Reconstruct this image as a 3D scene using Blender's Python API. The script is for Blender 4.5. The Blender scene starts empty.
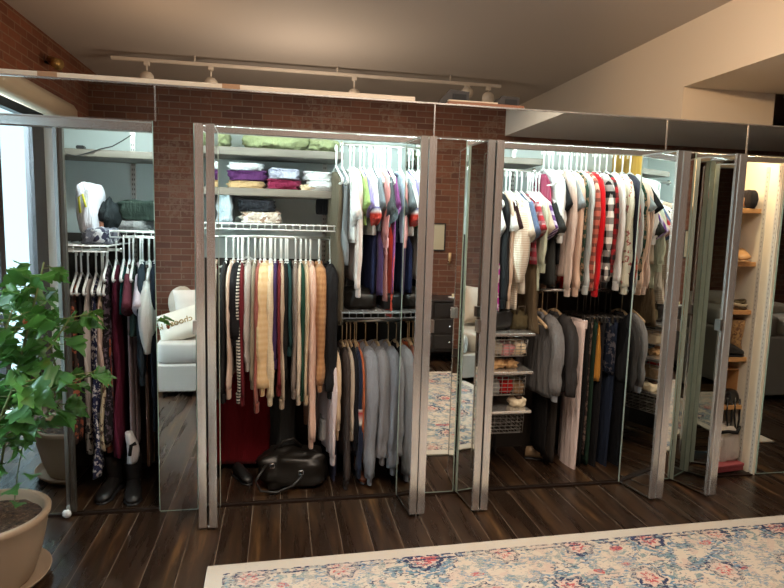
import bpy, math, random
from mathutils import Vector, Matrix, noise
random.seed(7)
S = bpy.context.scene
COL = S.collection
PI = math.pi
sin, cos = math.sin, math.cos

# ------------------------------------------------------------------ camera
F = 588.6
cy_ = Vector((-110, -72, 588.6)).normalized()
cz_ = Vector((137.6, -5023, -588.6))
cx_ = Vector((3138, 17, 588.6)).normalized()
cz_ = (cz_ - cx_ * cx_.dot(cz_)).normalized()
cy_ = cz_.cross(cx_)
CAM = Vector((0, -3.27, 1.6))
# rows: world X,Y,Z expressed in camera (right, down, fwd)
def ray(u, v):
    d = Vector((u - 392, v - 294, F))
    return Vector((cx_.dot(d), cy_.dot(d), cz_.dot(d)))
def at(u, v, y):
    r = ray(u, v); t = (y - CAM.y) / r.y
    return CAM + r * t
cam = bpy.data.cameras.new('camera'); co = bpy.data.objects.new('camera', cam); COL.objects.link(co)
right = Vector((cx_[0], cy_[0], cz_[0])); down = Vector((cx_[1], cy_[1], cz_[1])); fwd = Vector((cx_[2], cy_[2], cz_[2]))
mm = Matrix((right, -down, -fwd)).transposed().to_4x4(); mm.translation = CAM
co.matrix_world = mm
cam.sensor_width = 36; cam.lens = F / 784 * 36; cam.clip_start = 0.05
S.camera = co

# ------------------------------------------------------------------ mesh helpers
class MB:
    def __init__(s): s.v = []; s.f = []; s.m = []; s.sm = []
    def add(s, vs, fs, smooth=False, mi=0):
        b = len(s.v); s.v += [tuple(p) for p in vs]
        for f in fs: s.f.append([i + b for i in f]); s.m.append(mi); s.sm.append(smooth)
        return s
    def box(s, x0, x1, y0, y1, z0, z1, mi=0):
        v = [(x, y, z) for x in (x0, x1) for y in (y0, y1) for z in (z0, z1)]
        return s.add(v, [(0,1,3,2),(4,6,7,5),(0,4,5,1),(2,3,7,6),(0,2,6,4),(1,5,7,3)], False, mi)
    def bbox(s, x0, x1, y0, y1, z0, z1, b=.005, mi=0):      # box with chamfered edges
        vs = []; fs = []
        c = ((x0+x1)/2, (y0+y1)/2, (z0+z1)/2); h = (abs(x1-x0)/2, abs(y1-y0)/2, abs(z1-z0)/2)
        b = min(b, min(h)*.8)
        idx = {}
        for sx in (-1,1):
            for sy in (-1,1):
                for sz in (-1,1):
                    for a in range(3):
                        o = [h[0]-b, h[1]-b, h[2]-b]; o[a] = h[a]
                        idx[(sx,sy,sz,a)] = len(vs)
                        vs.append((c[0]+sx*o[0], c[1]+sy*o[1], c[2]+sz*o[2]))
        for a in range(3):
            u, w = (a+1)%3, (a+2)%3
            for sg in (-1,1):
                q = []
                for (p, r) in ((-1,-1),(1,-1),(1,1),(-1,1)):
                    k = [0,0,0]; k[a]=sg; k[u]=p; k[w]=r; q.append(idx[(*k,a)])
                fs.append(q if sg>0 else q[::-1])
            for p in (-1,1):
                for r in (-1,1):
                    k1=[0,0,0]; k1[a]=-1; k1[u]=p; k1[w]=r; k2=list(k1); k2[a]=1
                    q=[idx[(*k1,u)],idx[(*k2,u)],idx[(*k2,w)],idx[(*k1,w)]]
                    fs.append(q if p*r>0 else q[::-1])
        for k in [(a_,b_,c_) for a_ in (-1,1) for b_ in (-1,1) for c_ in (-1,1)]:
            q=[idx[(*k,0)],idx[(*k,1)],idx[(*k,2)]]
            fs.append(q if k[0]*k[1]*k[2]>0 else q[::-1])
        return s.add(vs, fs, False, mi)
    def tube(s, pts, r, n=8, mi=0, cap=True):
        pts = [Vector(p) for p in pts]; rs = r if isinstance(r, (list,tuple)) else [r]*len(pts)
        vs = []; fs = []; prev = None
        for i, p in enumerate(pts):
            t = (pts[min(i+1,len(pts)-1)] - pts[max(i-1,0)]).normalized()
            if prev is None:
                a = Vector((0,0,1)) if abs(t.z) < .9 else Vector((1,0,0))
                u = t.cross(a).normalized()
            else: u = (prev - t*prev.dot(t)).normalized()
            prev = u; w = t.cross(u)
            for k in range(n):
                an = 2*PI*k/n; vs.append(p + (u*cos(an) + w*sin(an))*rs[i])
        for i in range(len(pts)-1):
            for k in range(n):
                fs.append((i*n+k, i*n+(k+1)%n, (i+1)*n+(k+1)%n, (i+1)*n+k))
        if cap:
            fs.append(tuple(range(n))[::-1]); fs.append(tuple((len(pts)-1)*n+k for k in range(n)))
        return s.add(vs, fs, True, mi)
    def rings(s, rings, cap=(True,True), mi=0):
        n = len(rings[0]); vs = [p for r in rings for p in r]; fs = []
        for i in range(len(rings)-1):
            for k in range(n):
                fs.append((i*n+k, i*n+(k+1)%n, (i+1)*n+(k+1)%n, (i+1)*n+k))
        if cap[0]: fs.append(tuple(range(n))[::-1])
        if cap[1]: fs.append(tuple((len(rings)-1)*n+k for k in range(n)))
        return s.add(vs, fs, True, mi)
    def lathe(s, prof, n=32, mi=0, c=(0,0,0)):
        return s.rings([[(c[0]+r*cos(2*PI*k/n), c[1]+r*sin(2*PI*k/n), c[2]+z) for k in range(n)] for r, z in prof], (False,False), mi)
    def build(s, name, mats, parent=None, loc=(0,0,0), rot=(0,0,0)):
        me = bpy.data.meshes.new(name); me.from_pydata(s.v, [], s.f)
        if not isinstance(mats, (list,tuple)): mats = [mats]
        for m in mats: me.materials.append(m)
        me.polygons.foreach_set('material_index', s.m); me.polygons.foreach_set('use_smooth', s.sm)
        me.validate(); me.update()
        o = bpy.data.objects.new(name, me); COL.objects.link(o); o.location = loc; o.rotation_euler = rot
        if parent: o.parent = parent
        return o
labels = {}
def tag(o, label, cat, group=None, kind=None):
    o['label'] = label; o['category'] = cat
    if group: o['group'] = group
    if kind: o['kind'] = kind
    labels.setdefault(label, []).append(o.name)
    return o
def thing(name, label, cat, loc=(0,0,0), rz=0, group=None, rot=None):
    o = bpy.data.objects.new(name, None); COL.objects.link(o); o.location = loc
    o.rotation_euler = rot if rot else (0,0,rz); o.empty_display_size = .1
    return tag(o, label, cat, group)
def struct(o): o['kind'] = 'structure'; return o
def nz(x, y, z, s=1.0): return noise.noise(Vector((x*s, y*s, z*s)))

# ------------------------------------------------------------------ materials
def new(name):
    m = bpy.data.materials.new(name); m.use_nodes = True
    nt = m.node_tree; return m, nt, nt.nodes['Principled BSDF']
MC = {}
def plain(name, c, rough=.6, metal=0, **k):
    if name in MC: return MC[name]
    m, nt, b = new(name); b.inputs['Base Color'].default_value = (*c,1); b.inputs['Roughness'].default_value = rough
    b.inputs['Metallic'].default_value = metal
    for q, v in k.items(): b.inputs[q.replace('_',' ')].default_value = v
    MC[name] = m; return m
def N(nt, t, **k):
    n = nt.nodes.new(t)
    for a, v in k.items():
        if a in n.inputs: n.inputs[a].default_value = v
        else: setattr(n, a, v)
    return n
def mathn(nt, op, a, b=None, c=None):
    n = nt.nodes.new('ShaderNodeMath'); n.operation = op
    for i, v in enumerate((a, b, c)):
        if v is None: continue
        if isinstance(v, (int,float)): n.inputs[i].default_value = v
        else: nt.links.new(v, n.inputs[i])
    return n.outputs[0]
def mix(nt, fac, a, b, blend='MIX'):
    n = nt.nodes.new('ShaderNodeMix'); n.data_type = 'RGBA'; n.blend_type = blend
    for i, v in ((0, fac), (6, a), (7, b)):
        if isinstance(v, (int,float)): n.inputs[i].default_value = v
        elif isinstance(v, tuple): n.inputs[i].default_value = (*v,1) if len(v)==3 else v
        else: nt.links.new(v, n.inputs[i])
    return n.outputs[2]
def coords(nt, kind='Object'):
    t = nt.nodes.new('ShaderNodeTexCoord'); return t.outputs[kind]
def sep(nt, v):
    s = nt.nodes.new('ShaderNodeSeparateXYZ'); nt.links.new(v, s.inputs[0]); return s.outputs
def comb(nt, x, y, z):
    n = nt.nodes.new('ShaderNodeCombineXYZ')
    for i, v in enumerate((x, y, z)):
        if isinstance(v, (int,float)): n.inputs[i].default_value = v
        else: nt.links.new(v, n.inputs[i])
    return n.outputs[0]
def noisen(nt, vec, scale, detail=3, rough=.5):
    n = N(nt, 'ShaderNodeTexNoise'); n.inputs['Scale'].default_value = scale; n.inputs['Detail'].default_value = detail; n.inputs['Roughness'].default_value = rough
    if vec is not None: nt.links.new(vec, n.inputs['Vector'])
    return n.outputs['Fac']
def step(nt, v, t): return mathn(nt, 'GREATER_THAN', v, t)
def ramp(nt, fac, stops):
    n = nt.nodes.new('ShaderNodeValToRGB'); nt.links.new(fac, n.inputs[0]); e = n.color_ramp.elements
    while len(e) < len(stops): e.new(.5)
    for i, (p, c) in enumerate(stops): e[i].position = p; e[i].color = (*c,1)
    return n.outputs[0]
def bump(nt, b, h, strength=.3, dist=.01):
    n = nt.nodes.new('ShaderNodeBump'); n.inputs['Strength'].default_value = strength; n.inputs['Distance'].default_value = dist
    nt.links.new(h, n.inputs['Height']); nt.links.new(n.outputs[0], b.inputs['Normal'])

def brick(name, axis, c1, c2, mort):
    m, nt, b = new(name); o = sep(nt, coords(nt))
    u = o[0] if axis == 'x' else o[1]
    v = comb(nt, u, o[2], 0.0)
    br = N(nt, 'ShaderNodeTexBrick'); nt.links.new(v, br.inputs['Vector'])
    for k, x in (('Scale',1),('Mortar Size',.0055),('Mortar Smooth',.25),('Brick Width',.225),('Row Height',.0705),('Bias',-.1)): br.inputs[k].default_value = x
    br.inputs['Color1'].default_value = (*c1,1); br.inputs['Color2'].default_value = (*c2,1); br.inputs['Mortar'].default_value = (*mort,1)
    big = noisen(nt, coords(nt), 1.3, 4); fine = noisen(nt, coords(nt), 22, 4, .7)
    c = mix(nt, mathn(nt,'MULTIPLY',fine,.7), br.outputs['Color'], tuple(x*.45 for x in c1))
    patch = mathn(nt, 'MULTIPLY', mathn(nt,'MULTIPLY', step(nt, big, .57), step(nt, fine, .50)), .38)
    c = mix(nt, patch, c, mort)
    nt.links.new(c, b.inputs['Base Color']); b.inputs['Roughness'].default_value = .85
    bump(nt, b, mathn(nt,'ADD', mathn(nt,'MULTIPLY', br.outputs['Fac'], -1.0), mathn(nt,'MULTIPLY', fine, .5)), .5, .006)
    return m
M_brick_b = brick('brick_back', 'x', (.21,.075,.038), (.09,.033,.02), (.24,.165,.12))
M_brick_l = brick('brick_left', 'y', (.26,.085,.04), (.13,.042,.022), (.28,.18,.11))

def floor_mat():
    m, nt, b = new('dark_planks'); o = sep(nt, coords(nt))
    v = comb(nt, o[1], o[0], 0.0)
    br = N(nt, 'ShaderNodeTexBrick'); nt.links.new(v, br.inputs['Vector']); br.offset = .37; br.offset_frequency = 2
    for k, x in (('Scale',1),('Mortar Size',.0021),('Mortar Smooth',.1),('Brick Width',2.1),('Row Height',.152),('Bias',0)): br.inputs[k].default_value = x
    br.inputs['Color1'].default_value = (0,0,0,1); br.inputs['Color2'].default_value = (1,1,1,1); br.inputs['Mortar'].default_value = (.5,.5,.5,1)
    tone = sep(nt, br.outputs['Color'])[0]
    sv = comb(nt, mathn(nt,'MULTIPLY',o[0],9.0), mathn(nt,'ADD',mathn(nt,'MULTIPLY',o[1],.75), mathn(nt,'MULTIPLY',tone,17.0)), 0.0)
    st = noisen(nt, sv, 1.2, 9, .62); g2 = noisen(nt, comb(nt, mathn(nt,'MULTIPLY',o[0],60.0), mathn(nt,'MULTIPLY',o[1],3.0), tone), 1.5, 4, .6)
    c = ramp(nt, st, [(.28,(.014,.008,.005)),(.5,(.034,.018,.010)),(.60,(.085,.042,.018)),(.70,(.26,.13,.045))])
    c = mix(nt, mathn(nt,'MULTIPLY',g2,.55), c, (.012,.007,.005))
    c = mix(nt, mathn(nt,'MULTIPLY',tone,.35), c, (.03,.018,.012))
    c = mix(nt, mathn(nt,'MULTIPLY',br.outputs['Fac'],.8), c, (.19,.14,.10))
    nt.links.new(c, b.inputs['Base Color'])
    nt.links.new(mathn(nt,'MULTIPLY_ADD', st, .16, .2), b.inputs['Roughness'])
    bump(nt, b, mathn(nt,'ADD', mathn(nt,'MULTIPLY',g2,.3), mathn(nt,'MULTIPLY',br.outputs['Fac'],-1.0)), .12, .003)
    return m
M_floor = floor_mat()

def rug_mat(W, H):
    m, nt, b = new('rug_weave'); oc = coords(nt); o = sep(nt, oc)     # local: x 0..W, y 0..-H
    wob = noisen(nt, oc, 7, 3); wx = mathn(nt,'MULTIPLY_ADD', wob, .09, -.045)
    x = mathn(nt,'ADD', o[0], wx); y = mathn(nt,'ADD', o[1], wx)
    # distance to nearest edge
    e = mathn(nt,'MINIMUM', mathn(nt,'MINIMUM', o[0], mathn(nt,'SUBTRACT', W, o[0])), mathn(nt,'MINIMUM', mathn(nt,'MULTIPLY',o[1],-1.0), mathn(nt,'ADD', o[1], H)))
    fine = noisen(nt, comb(nt, mathn(nt,'MULTIPLY',o[0],1.0), mathn(nt,'MULTIPLY',o[1],1.6), 0.0), 50, 3, .6)
    fine2 = noisen(nt, comb(nt, o[0], mathn(nt,'MULTIPLY',o[1],2.2), 3.0), 32, 2, .5)
    mid = noisen(nt, comb(nt, x, y, 5.0), 13, 2); mid2 = noisen(nt, comb(nt, x, y, 9.0), 17, 2); mid3 = noisen(nt, comb(nt, x, y, 14.0), 9, 2)
    cream = (.66,.56,.44); navy = (.025,.035,.09); teal = (.14,.25,.27); pink = (.52,.11,.11); blue = (.16,.26,.36)
    c = mix(nt, step(nt, mid3, .55), cream, (.62,.48,.38))
    bl = mathn(nt,'MULTIPLY', step(nt, mid, .55), step(nt, fine2, .44)); c = mix(nt, mathn(nt,'MULTIPLY', bl, .8), c, blue)
    tl = mathn(nt,'MULTIPLY', step(nt, mid2, .58), step(nt, fine, .42)); c = mix(nt, mathn(nt,'MULTIPLY', tl, .75), c, teal)
    # rosettes on a staggered grid
    px = mathn(nt,'DIVIDE', x, .40); py = mathn(nt,'DIVIDE', mathn(nt,'ADD', y, .27), .30)
    row = mathn(nt,'FLOOR', py); px = mathn(nt,'ADD', px, mathn(nt,'MULTIPLY', row, .5))
    fx = mathn(nt,'SUBTRACT', mathn(nt,'FRACT', px), .5); fy = mathn(nt,'SUBTRACT', mathn(nt,'FRACT', py), .5)
    fx = mathn(nt,'MULTIPLY', fx, .40); fy = mathn(nt,'MULTIPLY', fy, .30)
    d = mathn(nt,'SQRT', mathn(nt,'ADD', mathn(nt,'MULTIPLY', fx, fx), mathn(nt,'MULTIPLY', fy, fy)))
    ang = mathn(nt,'ARCTAN2', fy, fx); pet = mathn(nt,'MULTIPLY', mathn(nt,'SINE', mathn(nt,'MULTIPLY', ang, 8.0)), .008)
    d2 = mathn(nt,'ADD', d, pet)
    def band(lo, hi): return mathn(nt,'MULTIPLY', step(nt, d2, lo), mathn(nt,'LESS_THAN', d2, hi))
    inn = mathn(nt,'LESS_THAN', d2, .062); c = mix(nt, inn, c, (.68,.5,.4))
    c = mix(nt, mathn(nt,'MULTIPLY', band(.016,.036), step(nt, fine2, .42)), c, pink)
    c = mix(nt, mathn(nt,'MULTIPLY', band(.06,.082), step(nt, fine, .42)), c, navy)
    c = mix(nt, mathn(nt,'MULTIPLY', band(.095,.12), step(nt, fine2, .5)), c, blue)
    # small pink leaves and navy flecks
    v2 = N(nt,'ShaderNodeTexVoronoi'); v2.inputs['Scale'].default_value = 5.5; nt.links.new(comb(nt, x, mathn(nt,'MULTIPLY',y,1.8), 0.0), v2.inputs['Vector'])
    pk = mathn(nt,'MULTIPLY', mathn(nt,'LESS_THAN', v2.outputs['Distance'], .2), mathn(nt,'MULTIPLY', step(nt, sep(nt, v2.outputs['Color'])[0], .6), step(nt, fine, .4)))
    c = mix(nt, pk, c, pink)
    fl = mathn(nt,'MULTIPLY', step(nt, fine, .555), step(nt, mid, .47)); c = mix(nt, mathn(nt,'MULTIPLY',fl,.85), c, navy)
    fl2 = mathn(nt,'MULTIPLY', step(nt, fine2, .57), step(nt, mid2, .46)); c = mix(nt, mathn(nt,'MULTIPLY',fl2,.6), c, teal)
    fieldm = step(nt, e, .08)
    plainc = mix(nt, mathn(nt,'MULTIPLY', step(nt, fine, .62), .35), (.62,.56,.47), (.4,.4,.4))
    c = mix(nt, fieldm, plainc, c)
    for lo, hi, cc in ((.075,.087,navy),(.105,.117,navy),(.36,.368,(.25,.27,.26))):
        bd = mathn(nt,'MULTIPLY', mathn(nt,'MULTIPLY', step(nt, e, lo), mathn(nt,'LESS_THAN', e, hi)), step(nt, fine2, .47)); c = mix(nt, bd, c, cc)
    wear = noisen(nt, oc, 2.2, 3); c = mix(nt, mathn(nt,'MULTIPLY', mathn(nt,'MULTIPLY', step(nt, fine, .5), step(nt, wear, .52)), .6), c, cream)
    nt.links.new(c, b.inputs['Base Color']); b.inputs['Roughness'].default_value = .95
    bump(nt, b, fine, .3, .004)
    return m

M_ceil = plain('ceiling_paint', (.55,.52,.49), .8)
M_wall = plain('white_paint', (.74,.70,.62), .75)
M_inner = plain('closet_white', (.50,.55,.55), .6)
M_cream = plain('closet_cream', (.82,.76,.62), .6)
M_mirror = plain('mirror', (.80,.82,.80), 0.0, 1)
M_glass_edge = plain('glass_edge', (.42,.55,.48), .15, .3)
def brushed():
    m, nt, b = new('brushed_aluminium'); o = sep(nt, coords(nt))
    n = noisen(nt, comb(nt, mathn(nt,'MULTIPLY',o[0],180.0), mathn(nt,'MULTIPLY',o[1],180.0), mathn(nt,'MULTIPLY',o[2],2.0)), 1.0, 2)
    nt.links.new(ramp(nt, n, [(.3,(.62,.60,.57)),(.7,(.78,.76,.73))]), b.inputs['Base Color'])
    b.inputs['Metallic'].default_value = .8; b.inputs['Roughness'].default_value = .22
    return m
M_alu = brushed()
M_alu2 = plain('satin_steel', (.6,.6,.58), .3, 1)
M_dark = plain('dark_core', (.03,.028,.026), .6)
M_chrome = plain('chrome', (.8,.8,.8), .12, 1)
M_white = plain('white_plastic', (.85,.87,.86), .35)
M_blackpl = plain('black_plastic', (.02,.02,.022), .45)
def woodm(name, c1, c2, sc=1.0, axis=0, rough=.5):
    m, nt, b = new(name); o = sep(nt, coords(nt)); k = [30.0,30.0,30.0]; k[axis] = 2.0
    n = noisen(nt, comb(nt, *[mathn(nt,'MULTIPLY',o[i],k[i]*sc) for i in range(3)]), 1.0, 4, .6)
    nt.links.new(ramp(nt, n, [(.3,c1),(.7,c2)]), b.inputs['Base Color']); b.inputs['Roughness'].default_value = rough
    return m
M_shelf = woodm('taupe_shelf', (.12,.10,.08), (.21,.18,.15))
M_oak = woodm('warm_wood', (.50,.24,.08), (.66,.36,.14))
M_pine = woodm('pale_board', (.70,.58,.42), (.80,.68,.50))
M_pinetape = plain('board_knot_tape', (.45,.24,.12), .6)
M_yellow = woodm('yellow_board', (.62,.34,.05), (.75,.45,.09), 1, 2)
M_tan_h = woodm('wooden_hanger', (.45,.30,.16), (.6,.43,.26))

# cloth materials
def cloth(name, c, pat=None, c2=(.8,.8,.8), c3=None, rough=.9, s=1.0):
    key = 'cloth_' + name
    if key in MC: return MC[key]
    m, nt, b = new(key); oc = coords(nt); o = sep(nt, oc)
    col = None
    weave = noisen(nt, oc, 90, 2)
    if pat == 'stripes_h':
        col = mix(nt, step(nt, mathn(nt,'FRACT', mathn(nt,'MULTIPLY', o[2], 55*s)), .5), c, c2)
    elif pat == 'stripes_v':
        col = mix(nt, step(nt, mathn(nt,'FRACT', mathn(nt,'MULTIPLY', mathn(nt,'ADD',o[0],mathn(nt,'MULTIPLY',o[1],.6)), 45*s)), .55), c, c2)
    elif pat == 'check':
        a = step(nt, mathn(nt,'FRACT', mathn(nt,'MULTIPLY', mathn(nt,'ADD',o[0],o[1]), 16*s)), .5); d = step(nt, mathn(nt,'FRACT', mathn(nt,'MULTIPLY', o[2], 13*s)), .5)
        sm = mathn(nt,'MULTIPLY', mathn(nt,'ADD', a, d), .5)
        col = ramp(nt, sm, [(0,c),(.5,c3 or tuple((x+y)/2 for x,y in zip(c,c2))),(1,c2)])
    elif pat == 'plaid':
        a = step(nt, mathn(nt,'FRACT', mathn(nt,'MULTIPLY', mathn(nt,'ADD',o[0],o[1]), 22*s)), .6); d = step(nt, mathn(nt,'FRACT', mathn(nt,'MULTIPLY', o[2], 18*s)), .6)
        col = mix(nt, mathn(nt,'MULTIPLY',a,.7), mix(nt, mathn(nt,'MULTIPLY',d,.8), c, c3 or (.02,.02,.02)), c2)
    elif pat == 'floral':
        n1 = noisen(nt, oc, 26*s, 3, .6); n2 = noisen(nt, oc, 15*s, 2)
        col = mix(nt, step(nt, n1, .54), c, c2)
        if c3: col = mix(nt, mathn(nt,'MULTIPLY', step(nt, n2, .58), step(nt, n1, .42)), col, c3)
    elif pat == 'knit':
        a = mathn(nt,'SINE', mathn(nt,'MULTIPLY', o[2], 380*s)); a = mathn(nt,'MULTIPLY_ADD', a, .5, .5)
        col = mix(nt, mathn(nt,'MULTIPLY', a, .45), c, c2)
    elif pat == 'band':     # stripes round the cuff / hem only
        z = mathn(nt,'MULTIPLY', o[2], -1.0)
        col = ramp(nt, z, c3); 
    elif pat == 'melange':
        n1 = noisen(nt, oc, 160, 2, .7); col = mix(nt, n1, c, c2)
    if col is None: col = mix(nt, mathn(nt,'MULTIPLY',weave,.25), c, tuple(x*.7 for x in c))
    nt.links.new(col, b.inputs['Base Color']); b.inputs['Roughness'].default_value = rough
    b.inputs['Specular IOR Level'].default_value = .18
    try: b.inputs['Sheen Weight'].default_value = .12 if max(c) > .15 else .0;
    except Exception: pass
    try: b.inputs['Sheen Roughness'].default_value = .5
    except Exception: pass
    fold = noisen(nt, comb(nt, mathn(nt,'MULTIPLY',o[0],30.0), mathn(nt,'MULTIPLY',o[1],22.0), mathn(nt,'MULTIPLY',o[2],4.0)), 1.0, 3)
    bump(nt, b, mathn(nt,'ADD', mathn(nt,'MULTIPLY', fold, 1.0), mathn(nt,'MULTIPLY', weave, .05)), .75, .03)
    MC[key] = m; return m

# ------------------------------------------------------------------ the room
XL, YB, HC = -2.07, -3.80, 3.2
struct(MB().box(XL-.2, 7.2, YB-.2, 5.0, -.1, 0).build('floor', M_floor))
struct(MB().box(XL-.2, 7.2, YB-.2, 5.0, HC, HC+.1).build('ceiling', M_ceil))
struct(MB().box(XL-.2, 7.2, YB-.2, YB, 0, HC).build('wall_back', M_brick_b))
# left wall with tall window opening
wy0, wy1, wz0, wz1 = -2.88, -.75, .10, 2.62
w = MB(); w.box(XL-.2, XL, YB, wy0, 0, HC); w.box(XL-.2, XL, wy1, 5.0, 0, HC); w.box(XL-.2, XL, wy0, wy1, wz1, HC); w.box(XL-.2, XL, wy0, wy1, 0, wz0)
struct(w.build('wall_left', M_brick_l))
struct(MB().box(XL-.2, 7.2, 4.8, 5.0, 0, HC).build('wall_front', M_wall))
struct(MB().box(7.0, 7.2, YB, 4.8, 0, HC).build('wall_right', M_brick_l))
# overhead bulkhead: front part and part over the wardrobe
b = MB(); b.box(2.70, 7.0, YB, -.6, 2.73, HC); b.box(3.04, 7.0, -.6, .94, 2.72, HC)
struct(b.build('trim_1', M_wall))
struct(MB().box(3.04, 3.86, .94, 4.8, 0, HC).build('wall_alcove', M_wall))
# window: casing, frames, glass
wf = plain('window_frame', (.04,.035,.035), .5); wc = plain('window_casing', (.88,.92,.90), .5)
fx0, fx1 = XL-.19, XL-.12
win = struct(MB().box(fx0, fx1, wy0+.005, wy0+.27, wz0, wz1-.01).build('window_1', wf))
g = MB()
for y in (-1.98, -1.2, wy1-.12): g.box(fx0, fx1, y, y+.09, wz0, wz1-.01)
g.box(fx0, fx1, wy0+.27, wy1-.04, wz0, wz0+.10); g.box(fx0, fx1, wy0+.27, wy1-.04, wz1-.16, wz1-.01)
g.build('window_frame', wf, win)
g = MB(); g.box(XL-.199, XL+.01, wy0-.03, wy0+.004, wz0-.04, wz1+.02); g.box(XL-.12, XL+.01, wy1-.004, wy1+.03, wz0-.04, wz1+.02); g.box(XL-.19, XL+.05, wy0, wy1, wz0-.04, wz0)
g.box(XL-.12, XL+.01, wy0, wy1, wz1-.005, wz1+.02); g.build('window_casing', wc, win)
gl, nt, bs = new('window_glass'); bs.inputs['Transmission Weight'].default_value = 1; bs.inputs['Roughness'].default_value = 0; bs.inputs['IOR'].default_value = 1.02; bs.inputs['Base Color'].default_value = (.9,.97,1,1)
MB().box(XL-.16, XL-.152, wy0+.26, wy1-.04, wz0+.09, wz1-.15).build('pane', gl, win)
rb = MB(); pr = [(0,0),(.0,.13),(.05,.17),(.10,.17),(.13,.12),(.13,0)]
rb.rings([[(XL+.012+a, y, 2.48+c) for a, c in pr][::-1] for y in (-2.98, wy1+.05)])
tag(rb.build('roller_blind', plain('blind_cassette', (.55,.42,.28), .6)), 'beige roller blind cassette mounted above the tall window', 'blind')
# skirting on the back wall
struct(MB().box(XL, 7, YB, YB+.02, 0, .1).build('baseboard_back', plain('dark_skirting', (.05,.035,.03), .5)))

# ------------------------------------------------------------------ the wardrobe
M_shade = plain('closet_shade_dark', (.035,.027,.022), .7)  # dark brown that paints in the shade low in the closets
wd = thing('mirrored_wardrobe', 'long built-in wardrobe with mirrored header panels and fixed mirrors', 'wardrobe', (1, 0, 0))
def part(mb, name, m, parent=wd, off=(-1,0,0), label=None):
    o = mb.build(name, m, parent, off)
    if label: o['label'] = label
    return o
YD = .68
c = MB(); c.box(XL+.005, 3.95, YD, YD+.02, 0, 2.26); part(c, 'back_panel', M_inner)
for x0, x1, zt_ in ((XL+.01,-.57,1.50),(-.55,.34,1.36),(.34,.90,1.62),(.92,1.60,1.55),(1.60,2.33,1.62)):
    c = MB(); c.box(x0, x1, YD-.004, YD, 0, zt_); part(c, 'shade_back_board', M_shade)  # dark sheet standing in for the shade behind the clothes
c = MB(); c.box(XL+.005, 3.95, .002, YD, 2.255, 2.278); part(c, 'top_panel', M_pine)
for x, m in ((-.56, M_inner), (.91, M_inner)):
    c = MB(); c.box(x-.009, x+.009, .05, YD, 1.30, 2.255); part(c, 'partition', m)
    c = MB(); c.box(x-.009, x+.009, .05, YD, 0, 1.30); part(c, 'partition', M_shade)  # lower half coloured dark as painted shade
c = MB(); c.box(2.33, 2.348, .05, YD, 1.62, 2.255); part(c, 'partition', M_yellow, label='yellow wooden partition')
c = MB(); c.box(2.33, 2.348, .05, YD, 0, 1.62); part(c, 'partition', M_shade)  # below the yellow, shade is put into the colour
c = MB(); c.box(2.42, 2.44, .05, YD, 0, 2.255); part(c, 'partition', M_cream)
c = MB(); c.box(2.44, 3.11, YD-.006, YD, 0, 2.255); part(c, 'lining', M_cream)
c = MB(); c.box(3.11, 3.128, .0, YD-.006, 0, 2.255); part(c, 'end_panel', M_cream, label='cream end panel of the shoe closet')
# slotted standards on the end panel
def standard(parent, x0, x1, y0, y1, z0, z1, face, off=(0,0,0)):
    s_ = MB(); s_.box(x0, x1, y0, y1, z0, z1)
    z = z0+.03
    while z < z1-.03:
        if face == 'x': s_.box(x0-.0012, x0, (y0+y1)/2-.0018, (y0+y1)/2+.0018, z, z+.010, 1)
        else:
            for q in (.3,.7): s_.box(x0+(x1-x0)*q-.002, x0+(x1-x0)*q+.002, y0-.0012, y0, z, z+.013, 1)
        z += .03
    return s_
for y0, y1 in ((.005,.03),(.100,.128)):
    part(standard(wd, 3.106, 3.11, y0, y1, .02, 2.04, 'x'), 'slotted_standard', [plain('grey_standard',(.55,.53,.48),.5), plain('slot_grey',(.16,.14,.11),.7)])
for x in (-.92, -.43, .26, 1.30, 1.56):
    part(standard(wd, x, x+.028, YD-.014, YD-.001, .9, 2.2, 'y'), 'slotted_standard', [M_alu2, M_dark])
# header mirrors & rails
for x0, x1 in ((XL+.01,-.642),(-.638,.829),(.833,2.271),(2.275,2.829),(2.833,3.95)):
    c = MB(); c.box(x0+.002, x1-.002, 0, .006, 2.094, 2.272); part(c, 'header_mirror', M_mirror)
c = MB(); c.box(XL+.01, 3.95, -.006, .012, 2.272, 2.28); c.box(XL+.01, 3.95, -.003, .004, 2.088, 2.094)
for x in (-.64,.831,2.273,2.831): c.box(x-.004, x+.004, -.003, .004, 2.09, 2.272)
part(c, 'header_trim', M_alu)
c = MB(); c.bbox(XL+.01, -.645, -.012, .03, 2.036, 2.088, .006); c.box(XL+.01, -.645, -.016, -.012, 2.058, 2.064); part(c, 'head_rail', M_alu)
c = MB(); c.bbox(-.642, 3.13, .0, .03, 2.052, 2.088, .005); part(c, 'head_rail', M_alu)
c = MB(); c.box(3.13, 3.95, .0, .03, 2.052, 2.088); part(c, 'head_rail', M_alu)
c = MB(); c.box(XL+.01, 3.1, -.012, .014, .0005, .010); c.box(XL+.01, 3.1, -.016, -.012, .0005, .014); c.box(XL+.01, 3.1, .014, .018, .0005, .014)
part(c, 'floor_track', plain('bronze_track', (.07,.045,.035), .35, .8))
def fixed(x0, x1, y, z0, z1, name='mirror_panel', edges=True):
    c = MB(); c.box(x0, x1, y, y+.005, z0, z1); p = part(c, name, M_mirror)
    if edges:
        c = MB()
        c.box(x0-.004, x0, y-.002, y+.012, z0, z1); c.box(x1, x1+.005, y-.002, y+.012, z0, z1); c.box(x0, x1, y-.002, y+.012, z0-.004, z0)
        c.build('glass_edge', M_glass_edge, p)
    return p
p0 = fixed(XL+.02, -1.125, -.004, .016, 2.034, edges=False)
c = MB(); c.box(-1.125, -1.108, -.012, .02, .016, 2.036); c.box(XL+.02, -1.125, -.008, .02, .010, .018); c.build('glass_edge', M_alu2, p0)
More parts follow.
